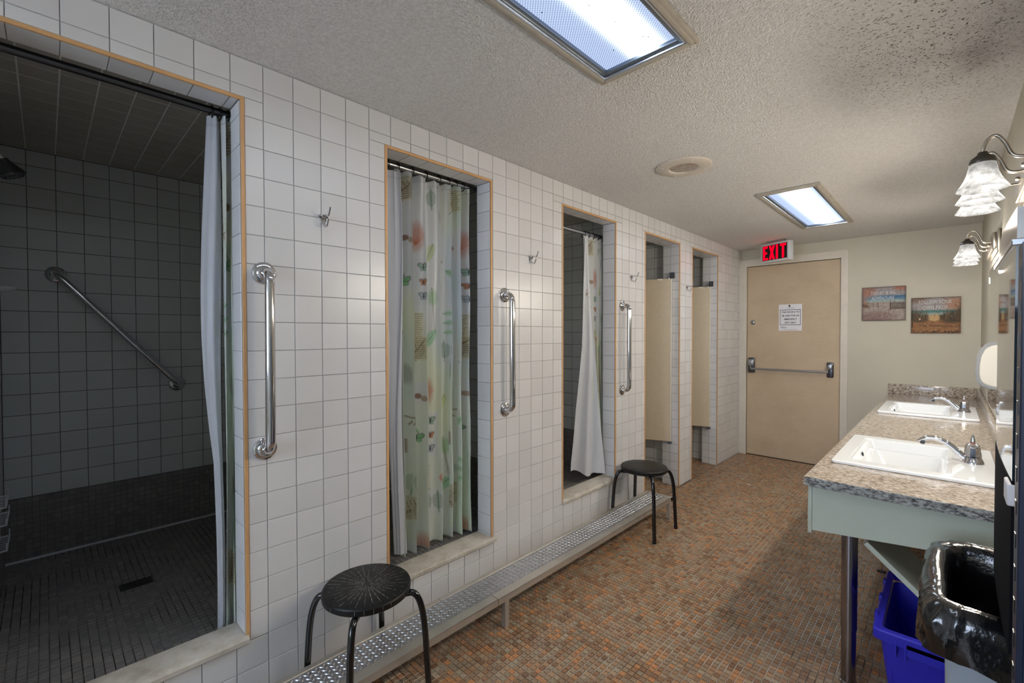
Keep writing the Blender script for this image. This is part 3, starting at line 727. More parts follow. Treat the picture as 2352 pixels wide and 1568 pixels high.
# ------------------------------------------------------------------ grab bars
def grab_bar(name, p0, p1, out, off, r, label, wallrot):
    g = empty(name, (0, 0, 0), 0, label, 'grab bar', 'chrome grab bars')
    p0, p1, out = Vector(p0), Vector(p1), Vector(out); g.location = (p0+p1)/2; inv = -g.location
    d = (p1-p0).normalized(); pts = [p0+out*.004]
    c = .035
    for i in range(0, 7):
        a = i/6*PI/2; pts.append(p0+out*(off-c+c*math.sin(a))+d*(c-c*math.cos(a)))
    pts.append((p0+p1)/2+out*off)
    for i in range(0, 7):
        a = PI/2-i/6*PI/2; pts.append(p1+out*(off-c+c*math.sin(a))-d*(c-c*math.cos(a)))
    pts.append(p1+out*.004)
    bm = bmesh.new(); sweep(bm, [p+inv for p in pts], r, 20); bmo('bar', bm, M['chrome'], g, sm=True, ang=60)
    q = Z.rotation_difference(out).to_matrix().to_4x4()
    for p in (p0, p1):
        bm = bmesh.new(); lathe(bm, [(.0, .022), (r+.001, .022), (r+.003, .017), (.024, .015), (.027, .011), (.034, .0095), (.0385, .006), (.040, .0), (0, 0)], 36, Matrix.Translation(p+inv) @ q)
        bmo('flange', bm, M['chrome'], g, sm=True, ang=30)
    return g
grab_bar('grab_bar', (.0, .54, 1.592), (.0, .537, .972), (1, 0, 0), .06, .0165, 'vertical chrome grab bar right of the nearest shower', 0)
grab_bar('grab_bar', (.0, 1.737, 1.588), (.0, 1.739, .966), (1, 0, 0), .06, .0165, 'vertical chrome grab bar right of the closed green curtain', 0)
grab_bar('grab_bar', (.0, 2.962, 1.585), (.0, 2.964, .962), (1, 0, 0), .06, .0165, 'vertical chrome grab bar above the farther stool', 0)
grab_bar('grab_bar', (-1.476, .04, 1.677), (-1.476, .527, 1.093), (1, 0, 0), .06, .016, 'diagonal grab bar on the tiled back wall inside the nearest shower', 0)

# ------------------------------------------------------------------ coat hooks
def hook(y, z, label):
    g = empty('coat_hook', (0, y, z), 0, label, 'hook', 'chrome double coat hooks')
    bm = bmesh.new()
    pl = [(-.021, .006), (-.014, .014), (0, .016), (.014, .014), (.021, .006), (.014, -.004), (.006, -.02), (0, -.026), (-.006, -.02), (-.014, -.004)]
    a = [bm.verts.new((.0005, p, q)) for p, q in pl]; b = [bm.verts.new((.0045, p*.88, q*.88)) for p, q in pl]
    bm.faces.new(a); bm.faces.new(b[::-1])
    for i in range(len(pl)): bm.faces.new((a[i], a[(i+1) % len(pl)], b[(i+1) % len(pl)], b[i]))
    bmo('plate', bm, M['chrome'], g, sm=True, ang=25)
    up = smoothpath([(.003, 0, .006), (.016, 0, .011), (.034, 0, .006), (.045, 0, .006), (.053, 0, .018), (.060, 0, .034)], 5)
    tube('upper_prong', up, interp([.006, .0055, .0045, .0045, .0045, .0052], 5), M['chrome'], g, n=12)
    lo = smoothpath([(.004, 0, -.008), (.008, 0, -.022), (.018, 0, -.032), (.03, 0, -.031), (.038, 0, -.018), (.042, 0, -.008)], 5)
    tube('lower_prong', lo, interp([.0055, .005, .0045, .0042, .0044, .005], 5), M['chrome'], g, n=12)
    for s_ in (-.0135, .0135):
        bm = bmesh.new(); lathe(bm, [(0, .0062), (.0028, .0058), (.0038, .0042), (0, .004)], 12, Matrix.Translation((0, s_, .004)) @ Matrix.Rotation(PI/2, 4, 'Y')); bmo('screw', bm, M['black'], g, sm=True)
hook(.752, 1.822, 'chrome double coat hook between the nearest shower and the green curtain')
hook(1.95, 1.812, 'chrome double coat hook above the second vertical grab bar')
hook(3.10, 1.803, 'chrome double coat hook left of the first toilet stall')
hook(4.105, 1.80, 'farthest chrome coat hook on the pillar between the two toilet stalls')

# ------------------------------------------------------------------ curtains
KA = [1.0]
def curtain_paint(w, h, seed, px=.0036):
    P = Paint(w, h, px, s3(232, 234, 234)); r = random.Random(seed)
    P.noise(12, 9, 4, .42, s3(204, 232, 200), seed); P.noise(10, 7, 5, .45, s3(236, 238, 200), seed+1); P.noise(14, 14, 6, .4, s3(206, 220, 232), seed+2)
    P.rect(-1, -1, 9, h*.55, s3(222, 234, 200), .35, .4)
    GR, BR, DK, OR = s3(70, 140, 84), s3(120, 78, 54), s3(34, 36, 40), s3(206, 122, 82)
    def leaf(x, y, l, ang, col):
        c, q = math.cos(ang), math.sin(ang); P.line(x, y, x+l*c, y+l*q, .004, col, .9)
        for i in range(2, 12):
            t_ = i/12; b = l*.32*math.sin(PI*min(1, t_+.12)); bx, by = x+l*t_*c, y+l*t_*q
            for s_ in (-1, 1):
                a2 = ang+s_*.9; P.line(bx, by, bx+b*math.cos(a2), by+b*math.sin(a2), .0036, col, .8)
    def leaf2(x, y, l, ang, col):
        c, q = math.cos(ang), math.sin(ang); P.ell(x+l/2*c, y+l/2*q, l/2, l*.2, col, .6, ang); P.line(x, y, x+l*c, y+l*q, .003, s3(60, 90, 60), .7)
    def fly(x, y, s_, col, ang=0):
        for sg in (-1, 1):
            P.ell(x+sg*s_*.45, y+s_*.25, s_*.5, s_*.33, DK, .85, sg*.6); P.ell(x+sg*s_*.43, y+s_*.25, s_*.40, s_*.24, col, .95, sg*.6)
            P.ell(x+sg*s_*.3, y-s_*.25, s_*.34, s_*.28, DK, .7, -sg*.4); P.ell(x+sg*s_*.3, y-s_*.25, s_*.27, s_*.21, col, .95, -sg*.4)
            P.line(x, y+s_*.3, x+sg*s_*.25, y+s_*.7, .003, DK)
        P.ell(x, y, s_*.08, s_*.42, DK)
    def script(x, y, w_, h_):
        P.rect(x, y, x+w_, y+h_, s3(224, 216, 178), .7, .006); n = int(h_/.011)
        for i in range(n):
            yy = y+h_-.008-i*.011; xx = x+.008
            while xx < x+w_-.012:
                l_ = r.uniform(.005, .016); P.line(xx, yy, xx+l_, yy+r.uniform(-.002, .002), .0028, s3(70, 66, 40), .85); xx += l_+.005
    def card(x, y, w_, h_): P.rect(x, y, x+w_, y+h_, s3(226, 228, 230), .8, .006)
    KA[0] = .88
    per = .78
    for k in range(int(h/per)+2):
        y = h-k*per
        for j in range(int(w/.62)+2):
            x = j*.60+(.16 if k % 2 else 0)-.05+r.uniform(-.02, .02)
            card(x+.46, y-.16, .13, .13); leaf(x+.49, y-.15, .11, 1.55, GR); leaf(x+.555, y-.15, .11, 1.6, s3(80, 130, 90))
            script(x+.12, y-.14, .13, .12); leaf(x+.12, y-.16, .16, .9, BR)
            P.ell(x+.34, y-.3, .05, .07, OR, .55, 0, .5)
            for i in range(11):
                a = .6+i*.2; P.line(x+.34, y-.34, x+.34+.06*math.cos(a), y-.34+.08*math.sin(a), .0042, OR, .7)
            P.ell(x+.30, y-.36, .022, .022, s3(186, 92, 66), .9); P.ell(x+.30, y-.36, .010, .010, s3(230, 170, 140), .9)
            card(x+.13, y-.36, .10, .11)
            for i in range(3): P.ell(x+.15+.03*i, y-.33+.012*(i % 2), .017, .014, (s3(168, 138, 112), s3(140, 100, 78), s3(176, 152, 128))[i], 1)
            card(x+.33, y-.64, .09, .23); fly(x+.375, y-.455, .036, s3(168, 202, 180)); fly(x+.375, y-.53, .03, s3(214, 142, 96)); fly(x+.375, y-.6, .034, s3(190, 200, 210))
            script(x+.28, y-.83, .09, .15); leaf2(x+.18, y-.5, .09, 2.6, s3(120, 190, 110)); leaf2(x+.52, y-.42, .1, 1.2, s3(196, 214, 120))
            fly(x+.17, y-.53, .04, s3(150, 214, 150)); P.ell(x+.45, y-.75, .03, .025, s3(214, 138, 106), .85, .3)
            for i in range(3): leaf2(x+.09, y-.68-.05*i, .08, .1, s3(168, 214, 168))
            for i in range(5):
                a = i*2*PI/5+.3; P.line(x+.05, y-.42, x+.05+.035*math.cos(a), y-.42+.035*math.sin(a), .008, s3(150, 118, 80), .8)
            P.line(x+.55, y-.55, x+.57, y-.78, .004, BR, .8); P.ell(x+.56, y-.6, .03, .04, s3(120, 190, 96), .5, 0, .6)
            P.rect(x+.005, y-.59, x+.022, y-.52, s3(140, 92, 64), .7, .004); P.ell(x+.02, y-.2, .03, .05, s3(120, 110, 100), .5, .3, .6)
            leaf(x+.03, y-.8, .13, 1.4, s3(96, 146, 110)); leaf2(x+.5, y-.86, .12, .9, s3(110, 196, 130))
    KA[0] = 1.0
    P.rect(-1, -1, 9, .004, s3(190, 196, 190)); P.rect(-1, h-.03, 9, h-.027, s3(180, 180, 180), .8)
    return P
def cloth(name, P, fold, ztop, zbot, parent=None, mat='vinyl'):
    """fold(s, t)->(x,y): s across 0..1, t from 0 top to 1 bottom"""
    s_ = P.X/P.w; tt = 1-P.Y/P.h
    px_, py_, pz_ = fold(s_, tt); z = ztop+(zbot-ztop)*tt+pz_
    return paint_mesh(name, P, np.stack([px_, py_, z], -1), M[mat], parent)
def rings(parent, ys, x, z, r=.019):
    for y in ys:
        bm = bmesh.new(); n = 18; pts = [Vector((x+r*math.sin(2*PI*i/n), y+.002*math.sin(2*PI*i/n), z-.006+r*1.15*math.cos(2*PI*i/n))) for i in range(n+1)]
        sweep(bm, pts, .0022, 8, False); bmo('ring', bm, M['black'], parent, sm=True)
def rod(y0, y1, x, z, mat, label, r=.0125):
    g = empty('curtain_rod', (x, (y0+y1)/2, z), 0, label, 'curtain rod')
    o = tube('rod', [(0, y0-g.location.y, 0), (0, 0, 0), (0, y1-g.location.y, 0)], r, mat, g, n=18)
    for y, sg in ((y0, 1), (y1, -1)):
        bm = bmesh.new(); lathe(bm, [(0, .012), (r+.003, .012), (r+.008, .004), (r+.009, 0), (0, 0)], 24, Matrix.Translation((0, y-g.location.y, 0)) @ Matrix.Rotation(-PI/2*sg, 4, 'X')); bmo('end_cap', bm, mat, g, sm=True)
    return g
RX = -.150
rod(-.149, .799, RX, 2.172, M['darksteel'], 'dark curtain rod spanning the top of the nearest shower')
rod(.931, 1.899, RX, 2.172, M['steel'], 'steel curtain rod above the closed green printed curtain')
rod(2.051, 3.019, RX, 2.096, M['steel'], 'bright steel curtain rod across the farthest shower')
# middle shower: closed printed curtain
g = empty('shower_curtain', (RX, 1.36, 2.15), 0, 'closed printed curtain with butterflies and leaves filling the middle shower opening', 'shower curtain', 'printed shower curtains')
P = curtain_paint(1.0, 1.86, 4)
def foldA(s, t):
    n = 6.3; ph = 2*PI*(n*s+.25*np.sin(2*PI*s*1.3)); amp = .028+.012*np.sin(s*9)+.008*t
    y = 1.148+(.452-.01*t)*s+.016*np.sin(ph*1.0+1.0)*(.6+.4*t)+.012*t
    sq = np.tanh(.7*np.sin(ph))/np.tanh(.7)
    x = RX-.002+amp*sq+.006*np.sin(3.1*ph+4*t)+.004*np.sin(17*t+9*s)
    return x, y, -.018*np.abs(np.sin(ph/2))*np.exp(-t*30)
c_ = cloth('curtain_cloth', P, foldA, 2.158, .312)
at(c_, g); at(c_, g)
bm_par = empty('tmp'); bpy.data.objects.remove(bm_par)
def ringset(g_, ys, x, z):
    for y in ys:
        bm = bmesh.new(); n = 18; r = .019
        pts = [Vector((x+r*math.sin(2*PI*i/n), y+.002*math.sin(2*PI*i/n), z-.006+r*1.15*math.cos(2*PI*i/n)))-g_.location for i in range(n+1)]
        sweep(bm, pts, .0024, 8, False); bmo('ring', bm, M['black'], g_, sm=True)
ringset(g, [1.17, 1.25, 1.33, 1.41, 1.47, 1.52, 1.57], RX, 2.172)
def plain(w, h, px=.01, col=(226, 229, 236)):
    P = Paint(w, h, px, s3(*col)); P.rect(-1, h-.034, 9, h-.031, s3(170, 176, 186), .8); return P
# white liner at the left of the middle shower
g = empty('shower_liner', (RX, 1.13, 2.15), 0, 'plain white liner hanging left of the butterfly curtain in the middle shower', 'shower curtain', 'white shower liners')
P = plain(.36, 1.83, .006)
def foldB(s, t):
    y = 1.088+.082*s+.012*np.sin(s*18)*(.5+t) + np.where(t > .35, (t-.35)*.10*(1-s), 0)+.012*np.sin(t*7)*s
    x = RX+.03+.008*np.sin(s*16+t*2)+.02*(s-.5) - .03*t*(1-s)
    return x, y, 0*s
at(cloth('liner_cloth', P, foldB, 2.135, .33), g); ringset(g, [1.075, 1.115], RX, 2.172)
# nearest shower: gathered at the far side
g = empty('shower_liner', (RX, .42, 2.15), 0, 'narrow white liner bunched at the right side of the nearest shower', 'shower curtain', 'white shower liners')
P = plain(.30, 1.84, .006)
def foldC(s, t):
    bul = -.030*np.sin(PI*np.clip(t*1.5, 0, 1))*(1-s)
    y = .408+.038*s+bul+.004*np.sin(9*t)+.014*t*(1-s)
    x = RX-.01+.022*np.sin(s*PI)+.004*np.sin(s*12+3*t)-.008*t
    return x, y, 0*s
at(cloth('liner_cloth', P, foldC, 2.150, .30), g); ringset(g, [.42, .445], RX, 2.172)
g = empty('shower_curtain', (RX, .47, 2.15), 0, 'narrow gathered green printed curtain at the right edge of the nearest shower', 'shower curtain', 'printed shower curtains')
P = curtain_paint(.42, 1.86, 11)
def foldD(s, t):
    y = .447+.062*s+.006*np.sin(20*s+3*t)+.010*t*s; x = RX+.002+.020*np.sin(s*19)+.006*np.sin(11*t+5*s)
    return x, y, 0*s
at(cloth('curtain_cloth', P, foldD, 2.158, .298), g); ringset(g, [.47, .495, .515], RX, 2.172)
# farthest shower
g = empty('shower_curtain', (RX, 2.8, 2.07), 0, 'short gathered green printed curtain inside the farthest shower', 'shower curtain', 'printed shower curtains')
P = curtain_paint(.62, 1.76, 23)
def foldE(s, t):
    y = 2.68+.235*s+.012*np.sin(26*s)+.16*t*(1-s)*np.clip(1.2*t, 0, 1); x = RX+.004+.022*np.sin(s*24)+.004*np.sin(9*t)
    return x, y, 0*s
at(cloth('curtain_cloth', P, foldE, 2.078, .34), g); ringset(g, [2.69, 2.74, 2.80, 2.83, 2.86, 2.89, 2.91], RX, 2.096)
g = empty('shower_liner', (RX, 2.75, 2.07), 0, 'white liner twisted outward and flaring at its hem in the farthest shower', 'shower curtain', 'white shower liners')
P = plain(.5, 1.76, .007)
def foldF(s, t):
    # narrow strip behind the print at the top, wraps round to its front lower down
    y0 = 2.668-.012*t-.075*np.clip((t-.45)/.5, 0, 1)
    wd = .02+.045*t+.195*np.clip(t*1.05, 0, 1)**1.1
    y = y0+wd*s+.012*np.sin(s*14+t*5)*t
    x = RX+.028-.055*(1-s)*np.clip(t*1.4, 0, 1)+.022*np.sin(s*11+t*3)*t+.05*s*np.clip((t-.3), 0, 1)
    return x, y, (.06*(1-s)**2+.012*np.sin(s*9))*np.clip((t-.85)*6, 0, 1)
at(cloth('liner_cloth', P, foldF, 2.062, .35), g)
bm = bmesh.new(); lathe(bm, [(0, -.01), (.006, -.01), (.006, .01), (0, .01)], 10)
bm.free()

# ------------------------------------------------------------------ inside the nearest shower
sd = empty('shower_drain', (-.83, .265, SHF), 0, 'rectangular slotted drain in the grey mosaic floor of the nearest shower', 'drain')
M['drain'] = simple('dark_drain_metal', S(70, 68, 70), .4, .8)
bm = bmesh.new(); abox(bm, -.032, .032, -.056, .056, 0.0005, .0035, .001, 1); bmo('frame', bm, M['drain'], sd, sm=True)
for i in range(2):
    for j in range(6):
        y = -.042+j*.0168; x = -.014+i*.028
        if j == 2 and i: continue
        box('slot', x-.010, x+.010, y-.0045, y+.0045, .0032, .0042, M['black'], sd)
sh = empty('wall_shower', (-.75, -.148, 2.04), 0, 'chrome shower head at the left edge of the nearest shower', 'shower head')
tube('arm', smoothpath([(0, 0, .0), (0, .02, .004), (0, .04, -.008), (0, .05, -.02)], 5), .008, M['chrome'], sh)
bm = bmesh.new(); lathe(bm, [(0, .014), (.013, .012), (.026, .004), (.028, 0), (0, 0)], 24, Matrix.Rotation(-PI/2, 4, 'X')); bmo('escutcheon', bm, M['chrome'], sh, sm=True)
Rm = Matrix.Translation((0, .052, -.026)) @ Matrix.Rotation(math.radians(24), 4, 'X')
bm = bmesh.new(); lathe(bm, [(0, .008), (.012, .006), (.014, -.004), (.02, -.016), (.036, -.044), (.038, -.052), (.034, -.058), (0, -.058)], 28, Rm); bmo('head', bm, M['darksteel'], sh, sm=True)
bm = bmesh.new()
for k in range(12):
    a = k*2*PI/12; lathe(bm, [(0, -.0605), (.0022, -.0605), (.0026, -.058), (0, -.0575)], 8, Rm @ Matrix.Translation((.026*math.cos(a), .026*math.sin(a), 0)))
bmo('nozzles', bm, M['black'], sh)['kind'] = 'stuff'
sp = empty('soap_dish', (-1.0, -.148, 1.56), 0, 'white ceramic soap dish on the tiles at the left edge of the nearest shower', 'soap dish')
bm = bmesh.new(); lathe(bm, [(0, -.012), (.05, -.010), (.075, .002), (.078, .008), (.07, .006), (0, -.002)], 32, Matrix.Translation((0, .0, 0)) @ Matrix.Diagonal((1, .95, 1, 1)))
bmesh.ops.bisect_plane(bm, geom=bm.verts[:]+bm.edges[:]+bm.faces[:], plane_co=(0, .003, 0), plane_no=(0, -1, 0), clear_outer=True); bmo('tray', bm, M['porc'], sp, sm=True)
bm = bmesh.new(); abox(bm, -.07, .07, .002, .014, -.01, .075, .006, 3); bmo('back_plate', bm, M['porc'], sp, sm=True)
wr = empty('wire_caddy', (-1.0, -.148, .70), 0, 'white wire rack at the left edge low in the nearest shower', 'rack')
for z in (.0, -.07, -.17):
    bm = bmesh.new(); q = [(-.1, .004, z), (-.1, .032, z+.002), (.1, .032, z+.002), (.1, .004, z)]
    sweep(bm, q, .0026, 8); sweep(bm, [(-.1, .032, z+.002), (-.1, .032, z+.03)], .002, 8); sweep(bm, [(.1, .032, z+.002), (.1, .032, z+.03)], .002, 8)
    for i in range(7): sweep(bm, [(-.08+i*.027, .004, z), (-.08+i*.027, .032, z+.002)], .0016, 6)
    bmo('wire_shelf', bm, M['white'], wr, sm=True)
for x in (-.1, .1): tube('upright', [(x, .004, -.18), (x, .004, .04)], .003, M['white'], wr, n=8)

# ------------------------------------------------------------------ bench
BY0, BY1, BX0, BX1, BZ = -.42, 3.243, .058, .266, .160
be = empty('step_bench', (.16, 1.4, 0), 0, 'long low aluminium bench with tread plate top along the tiled wall', 'bench')
M['bal'] = simple('satin_aluminium', S(200, 194, 184), .42, .7, var=.1, vs=10)
M['tread'] = simple('tread_plate_metal', S(184, 184, 186), .36, .85, var=.1, vs=16)
def bx(name, x0, x1, y0, y1, z0, z1, mat, bev=.0015):
    return at(box(name, x0, x1, y0, y1, z0, z1, mat, bev=bev, seg=1), be)
bx('front_rail', BX1-.046, BX1, BY0, 1.430, BZ-.003, BZ, M['bal'], .001); bx('front_rail', BX1-.046, BX1, 1.433, BY1, BZ-.003, BZ, M['bal'], .001)
bx('front_apron', BX1-.003, BX1, BY0, 1.430, BZ-.031, BZ, M['bal'], .001); bx('front_apron', BX1-.003, BX1, 1.433, BY1, BZ-.031, BZ, M['bal'], .001)
bx('back_rail', BX0, BX0+.024, BY0, 1.24, BZ-.028, BZ, M['bal']); bx('back_rail', BX0, BX0+.024, 1.243, BY1, BZ-.028, BZ, M['bal'])
bx('end_rail', BX0, BX1, BY1-.028, BY1, BZ-.0305, BZ+.0004, M['bal'])
bx('tread_plate', BX0+.02, BX1-.04, BY0, BY1-.02, BZ-.008, BZ-.0035, M['tread'])
for y in (-.15, 1.492, 3.215):
    bx('leg', BX1-.030, BX1-.003, y-.014, y+.014, 0, BZ-.008, M['bal'])
    bx('leg', BX0+.002, BX0+.024, y-.014, y+.014, 0, BZ-.02, M['bal'])
    bx('cross_bar', BX0+.02, BX1-.02, y-.012, y+.012, BZ-.03, BZ-.009, M['bal'])
bm = bmesh.new(); pit = .0285
def lozenge(bm, x, y, z, a, l=.0115, w_=.0036, h_=.0030):
    c, s_ = math.cos(a), math.sin(a)
    prof = [(-1, 0), (-.55, .72), (0, 1), (.55, .72), (1, 0), (.55, -.72), (0, -1), (-.55, -.72)]
    base = [bm.verts.new((x+l*u*c-w_*v*s_, y+l*u*s_+w_*v*c, z)) for u, v in prof]
    top = [bm.verts.new((x+.62*l*u*c-.45*w_*v*s_, y+.62*l*u*s_+.45*w_*v*c, z+h_)) for u, v in prof]
    for i in range(8): bm.faces.new((base[i], base[(i+1) % 8], top[(i+1) % 8], top[i]))
    bm.faces.new(top)
ny = int((BY1-BY0-.03)/pit); nx = 6
for j in range(ny*2):
    for i in range(nx+1):
        x = BX0+.031+i*.0232+(.0116 if j % 2 else 0); y = BY0+.012+j*pit/2
        if x > BX1-.052 or y > BY1-.035 or y < -.1: continue
        lozenge(bm, x-be.location.x, y-be.location.y, BZ-.0036, (PI/4 if (j % 2) else -PI/4))
o = bmo('tread_bumps', bm, M['tread'], be, sm=True, ang=50); o['kind'] = 'stuff'

# ------------------------------------------------------------------ stools
def stool(cx, cy, rot, sc, label):
    g = empty('stool', (cx, cy, 0), rot, label, 'stool', 'black round stools by the bench')
    z = .448; r = .158
    bm = bmesh.new(); lathe(bm, [(0, z-.030), (.05, z-.030), (r-.006, z-.031), (r, z-.026), (r+.001, z-.008), (r-.002, z-.003), (r-.008, z), (.08, z+.0005), (0, z+.0005)], 72); bmo('seat', bm, M['seat'], g, sm=True, ang=30)
    bm = bmesh.new(); rr = random.Random(int(cy*10))
    n = 32
    for i in range(n):
        a = 2*PI*i/n
        segs = []; q = .012 if i % 2 == 0 else .03
        while q < r-.01:
            l_ = rr.uniform(.006, .035)
            if rr.random() < sc: segs.append((q, min(q+l_, r-.008)))
            q += l_+rr.uniform(.002, .01)
        if rr.random() < .75: segs.append((r-.030, r-.008))
        c, s_ = math.cos(a), math.sin(a); wd = rr.uniform(.0004, .0009)
        for (q0, q1) in segs:
            v = [bm.verts.new((c*p-s_*w2, s_*p+c*w2, z+.0009)) for p, w2 in ((q0, -wd), (q1, -wd), (q1, wd), (q0, wd))]; bm.faces.new(v)
        if rr.random() < .7:
            zz0, zz1 = z-.007, z-rr.uniform(.018, .029)
            v = [bm.verts.new((c*(r+.0016)-s_*w2, s_*(r+.0016)+c*w2, q)) for q, w2 in ((zz0, -.0006), (zz1, -.0006), (zz1, .0006), (zz0, .0006))]; bm.faces.new(v)
    bmo('scratch_lines', bm, M['scratch'] if sc > .5 else M['scratch_b'], g)['kind'] = 'stuff'
    for k in range(4):
        a = PI/4+k*PI/2; c, s_ = math.cos(a), math.sin(a)
        pr = [(.10, z-.042), (.140, z-.040), (.168, z-.038), (.188, z-.058), (.203, z-.105), (.213, z-.18), (.222, .12), (.228, .004)]
        pts = smoothpath([(c*p, s_*p, q) for p, q in pr], 5)
        tube('leg', pts, .0118, M['stoolleg'], g, n=16)
        bm = bmesh.new(); lathe(bm, [(0, 0), (.0128, 0), (.0132, .012), (.0125, .02), (0, .02)], 16, Matrix.Translation((c*.228, s_*.228, 0))); bmo('foot_cap', bm, M['black'], g, sm=True)
    bm = bmesh.new()
    for k in (0, 1):
        a = PI/4+k*PI/2; c, s_ = math.cos(a), math.sin(a); sweep(bm, [(-c*.12, -s_*.12, z-.038-.010*k), (c*.12, s_*.12, z-.038-.010*k)], .0095, 12)
    bmo('cross_brace', bm, M['stoolleg'], g, sm=True)
    return g
stool(.192, .822, math.radians(2), .8, 'black round stool with scratched radial lines standing nearest over the bench')
stool(.200, 2.925, 0, .35, 'black round stool with brownish worn seat at the far end of the bench')

# ------------------------------------------------------------------ toilet stall doors
def stall_door(hy, label, z0=.405, z1=1.87, hx=-.066):
    g = empty('stall_door', (hx, hy, 0), 0, label, 'stall door', 'cream toilet stall doors')
    d = Vector((-.93, -.37, 0)).normalized(); a = math.atan2(d.y, d.x); g.rotation_euler = (0, 0, a)
    w_ = .58
    box('panel', .0, w_, -.012, .012, z0, z1, M['cream'], g, bev=.002, seg=1)
    box('edge_cap', -.004, .003, -.0135, .0135, z0-.002, z1+.002, M['creamedge'], g, bev=.002, seg=1)
    for z, sg in ((z1, 1), (z0, -1)):
        box('hinge_bracket', -.028, .012, -.012, .024, min(z, z+sg*.055)+.004*sg, max(z, z+sg*.055)-.0, M['black'] if sg > 0 else M['chrome'], g, bev=.003, seg=1) if sg > 0 else box('hinge_bracket', -.010, .026, -.012, .014, z-.022, z-.002, M['darksteel'], g, bev=.004, seg=2)
        bm = bmesh.new(); lathe(bm, [(0, -.012), (.008, -.012), (.009, 0), (.008, .012), (0, .012)], 16, Matrix.Translation((.018, 0, z+sg*.013))); bmo('hinge_pin', bm, M['chrome'], g, sm=True)
    box('corner_clip', .075, .12, -.014, .014, z1-.012, z1+.004, M['creamedge'], g, bev=.002, seg=1)
    return g
stall_door(3.925, 'cream toilet stall door swung inward behind the farther stool')
stall_door(4.845, 'cream toilet stall door swung inward in the opening nearest the exit door', z0=.40, z1=1.865)

# ------------------------------------------------------------------ vanity
CZ, CX0, CY0 = .809, 1.325, 2.098
SK = [(1.369, 1.885, 2.40, 3.083), (1.369, 1.885, 4.135, 4.818)]
va = empty('vanity_counter', (1.63, 3.8, 0), 0, 'long granite patterned counter with two sinks along the right wall', 'counter')
bm = bmesh.new(); th = .036; ins = .02
def slab(x0, x1, y0, y1): abox(bm, x0, x1, y0, y1, CZ-th, CZ)
ysl = [CY0, SK[0][2]+ins, SK[0][3]-ins, SK[1][2]+ins, SK[1][3]-ins, L-.001]
for i in (0, 2, 4): slab(CX0+.012, XR-.002, ysl[i], ysl[i+1])
for s_ in SK: slab(CX0+.012, s_[0]+ins, s_[2]+ins, s_[3]-ins); slab(s_[1]-ins, XR-.002, s_[2]+ins, s_[3]-ins)
bmesh.ops.remove_doubles(bm, verts=bm.verts, dist=1e-5); at(bmo('worktop', bm, M['granite']), va)
bm = bmesh.new()
sweep_pts = []
prof = [(0, 0), (-.008, -.001), (-.012, -.006), (-.012, -.032), (-.009, -.036), (0, -.036)]
for y in (CY0, L-.001): sweep_pts.append([bm.verts.new((CX0+.012+p[0], y, CZ+p[1])) for p in prof])
a, b = sweep_pts
for i in range(len(prof)): bm.faces.new((a[i], a[(i+1) % len(prof)], b[(i+1) % len(prof)], b[i]))
bm.faces.new(a); bm.faces.new(b[::-1]); at(bmo('bullnose_edge', bm, M['granite'], sm=True, ang=40), va)
t = NT('granite_laminate_end'); p = t.pos((1, 1, 2.2)); n = t.noise(p, 60, 7, .75)
M['granite_end'] = t.set(base=t.ramp(n, [(.36, S(44, 42, 44)), (.46, S(104, 104, 104)), (.54, S(168, 170, 168)), (.7, S(196, 198, 194))]), rough=.25)
at(box('end_strip', CX0+.012, XR-.002, CY0-.003, CY0+.001, CZ-th, CZ-.001, M['granite_end'], bev=.001, seg=1), va)
at(box('backsplash', XR-.022, XR-.002, CY0+.02, L-.001, CZ, .902, M['granite'], bev=.003), va)
at(box('end_splash', CX0-.002, XR-.022, L-.022, L-.001, CZ, .902, M['granite'], bev=.003), va)
# tapered end panel and front fascia
bm = bmesh.new(); pts = [(1.352, .590), (XR-.003, .645), (XR-.003, CZ-th), (1.352, CZ-th)]
A_ = [bm.verts.new((x, 2.128, z)) for x, z in pts]; B_ = [bm.verts.new((x, 2.146, z)) for x, z in pts]
bm.faces.new(A_); bm.faces.new(B_[::-1])
for i in range(4): bm.faces.new((A_[i], B_[i], B_[(i+1) % 4], A_[(i+1) % 4]))
at(bmo('end_panel', bm, M['apron']), va)
at(box('front_fascia', 1.337, 1.3515, 2.126, L-.003, .578, CZ-th, M['apron'], bev=.002), va)
# sloping support board
bm = bmesh.new(); Mr = Matrix.Translation((1.525, 2.15, .590)) @ Matrix.Rotation(math.radians(42.0), 4, 'Y')
abox(bm, 0, .42, 0, .30, -.018, 0, .001, 1, Mr); bmesh.ops.bisect_plane(bm, geom=bm.verts[:]+bm.edges[:]+bm.faces[:], plane_co=(XR-.004, 0, 0), plane_no=(1, 0, 0), clear_outer=True)
at(bmo('support_board', bm, M['apron']), va)
# legs
for y in (2.19, 3.8, 5.35):
    lg = empty('leg', (1.466-1.63, y-3.8, 0)); lg.parent = va
    bm = bmesh.new(); lathe(bm, [(0, .22), (.0268, .22), (.0268, CZ-th), (0, CZ-th)], 28); bmo('upper_sleeve', bm, M['legchrome'] if 'legchrome' in M else M['steel'], lg, sm=True)
    bm = bmesh.new(); lathe(bm, [(0, 0), (.030, 0), (.030, .006), (.0245, .01), (.0245, .225), (0, .225)], 28); bmo('lower_tube', bm, M['legchrome'], lg, sm=True)

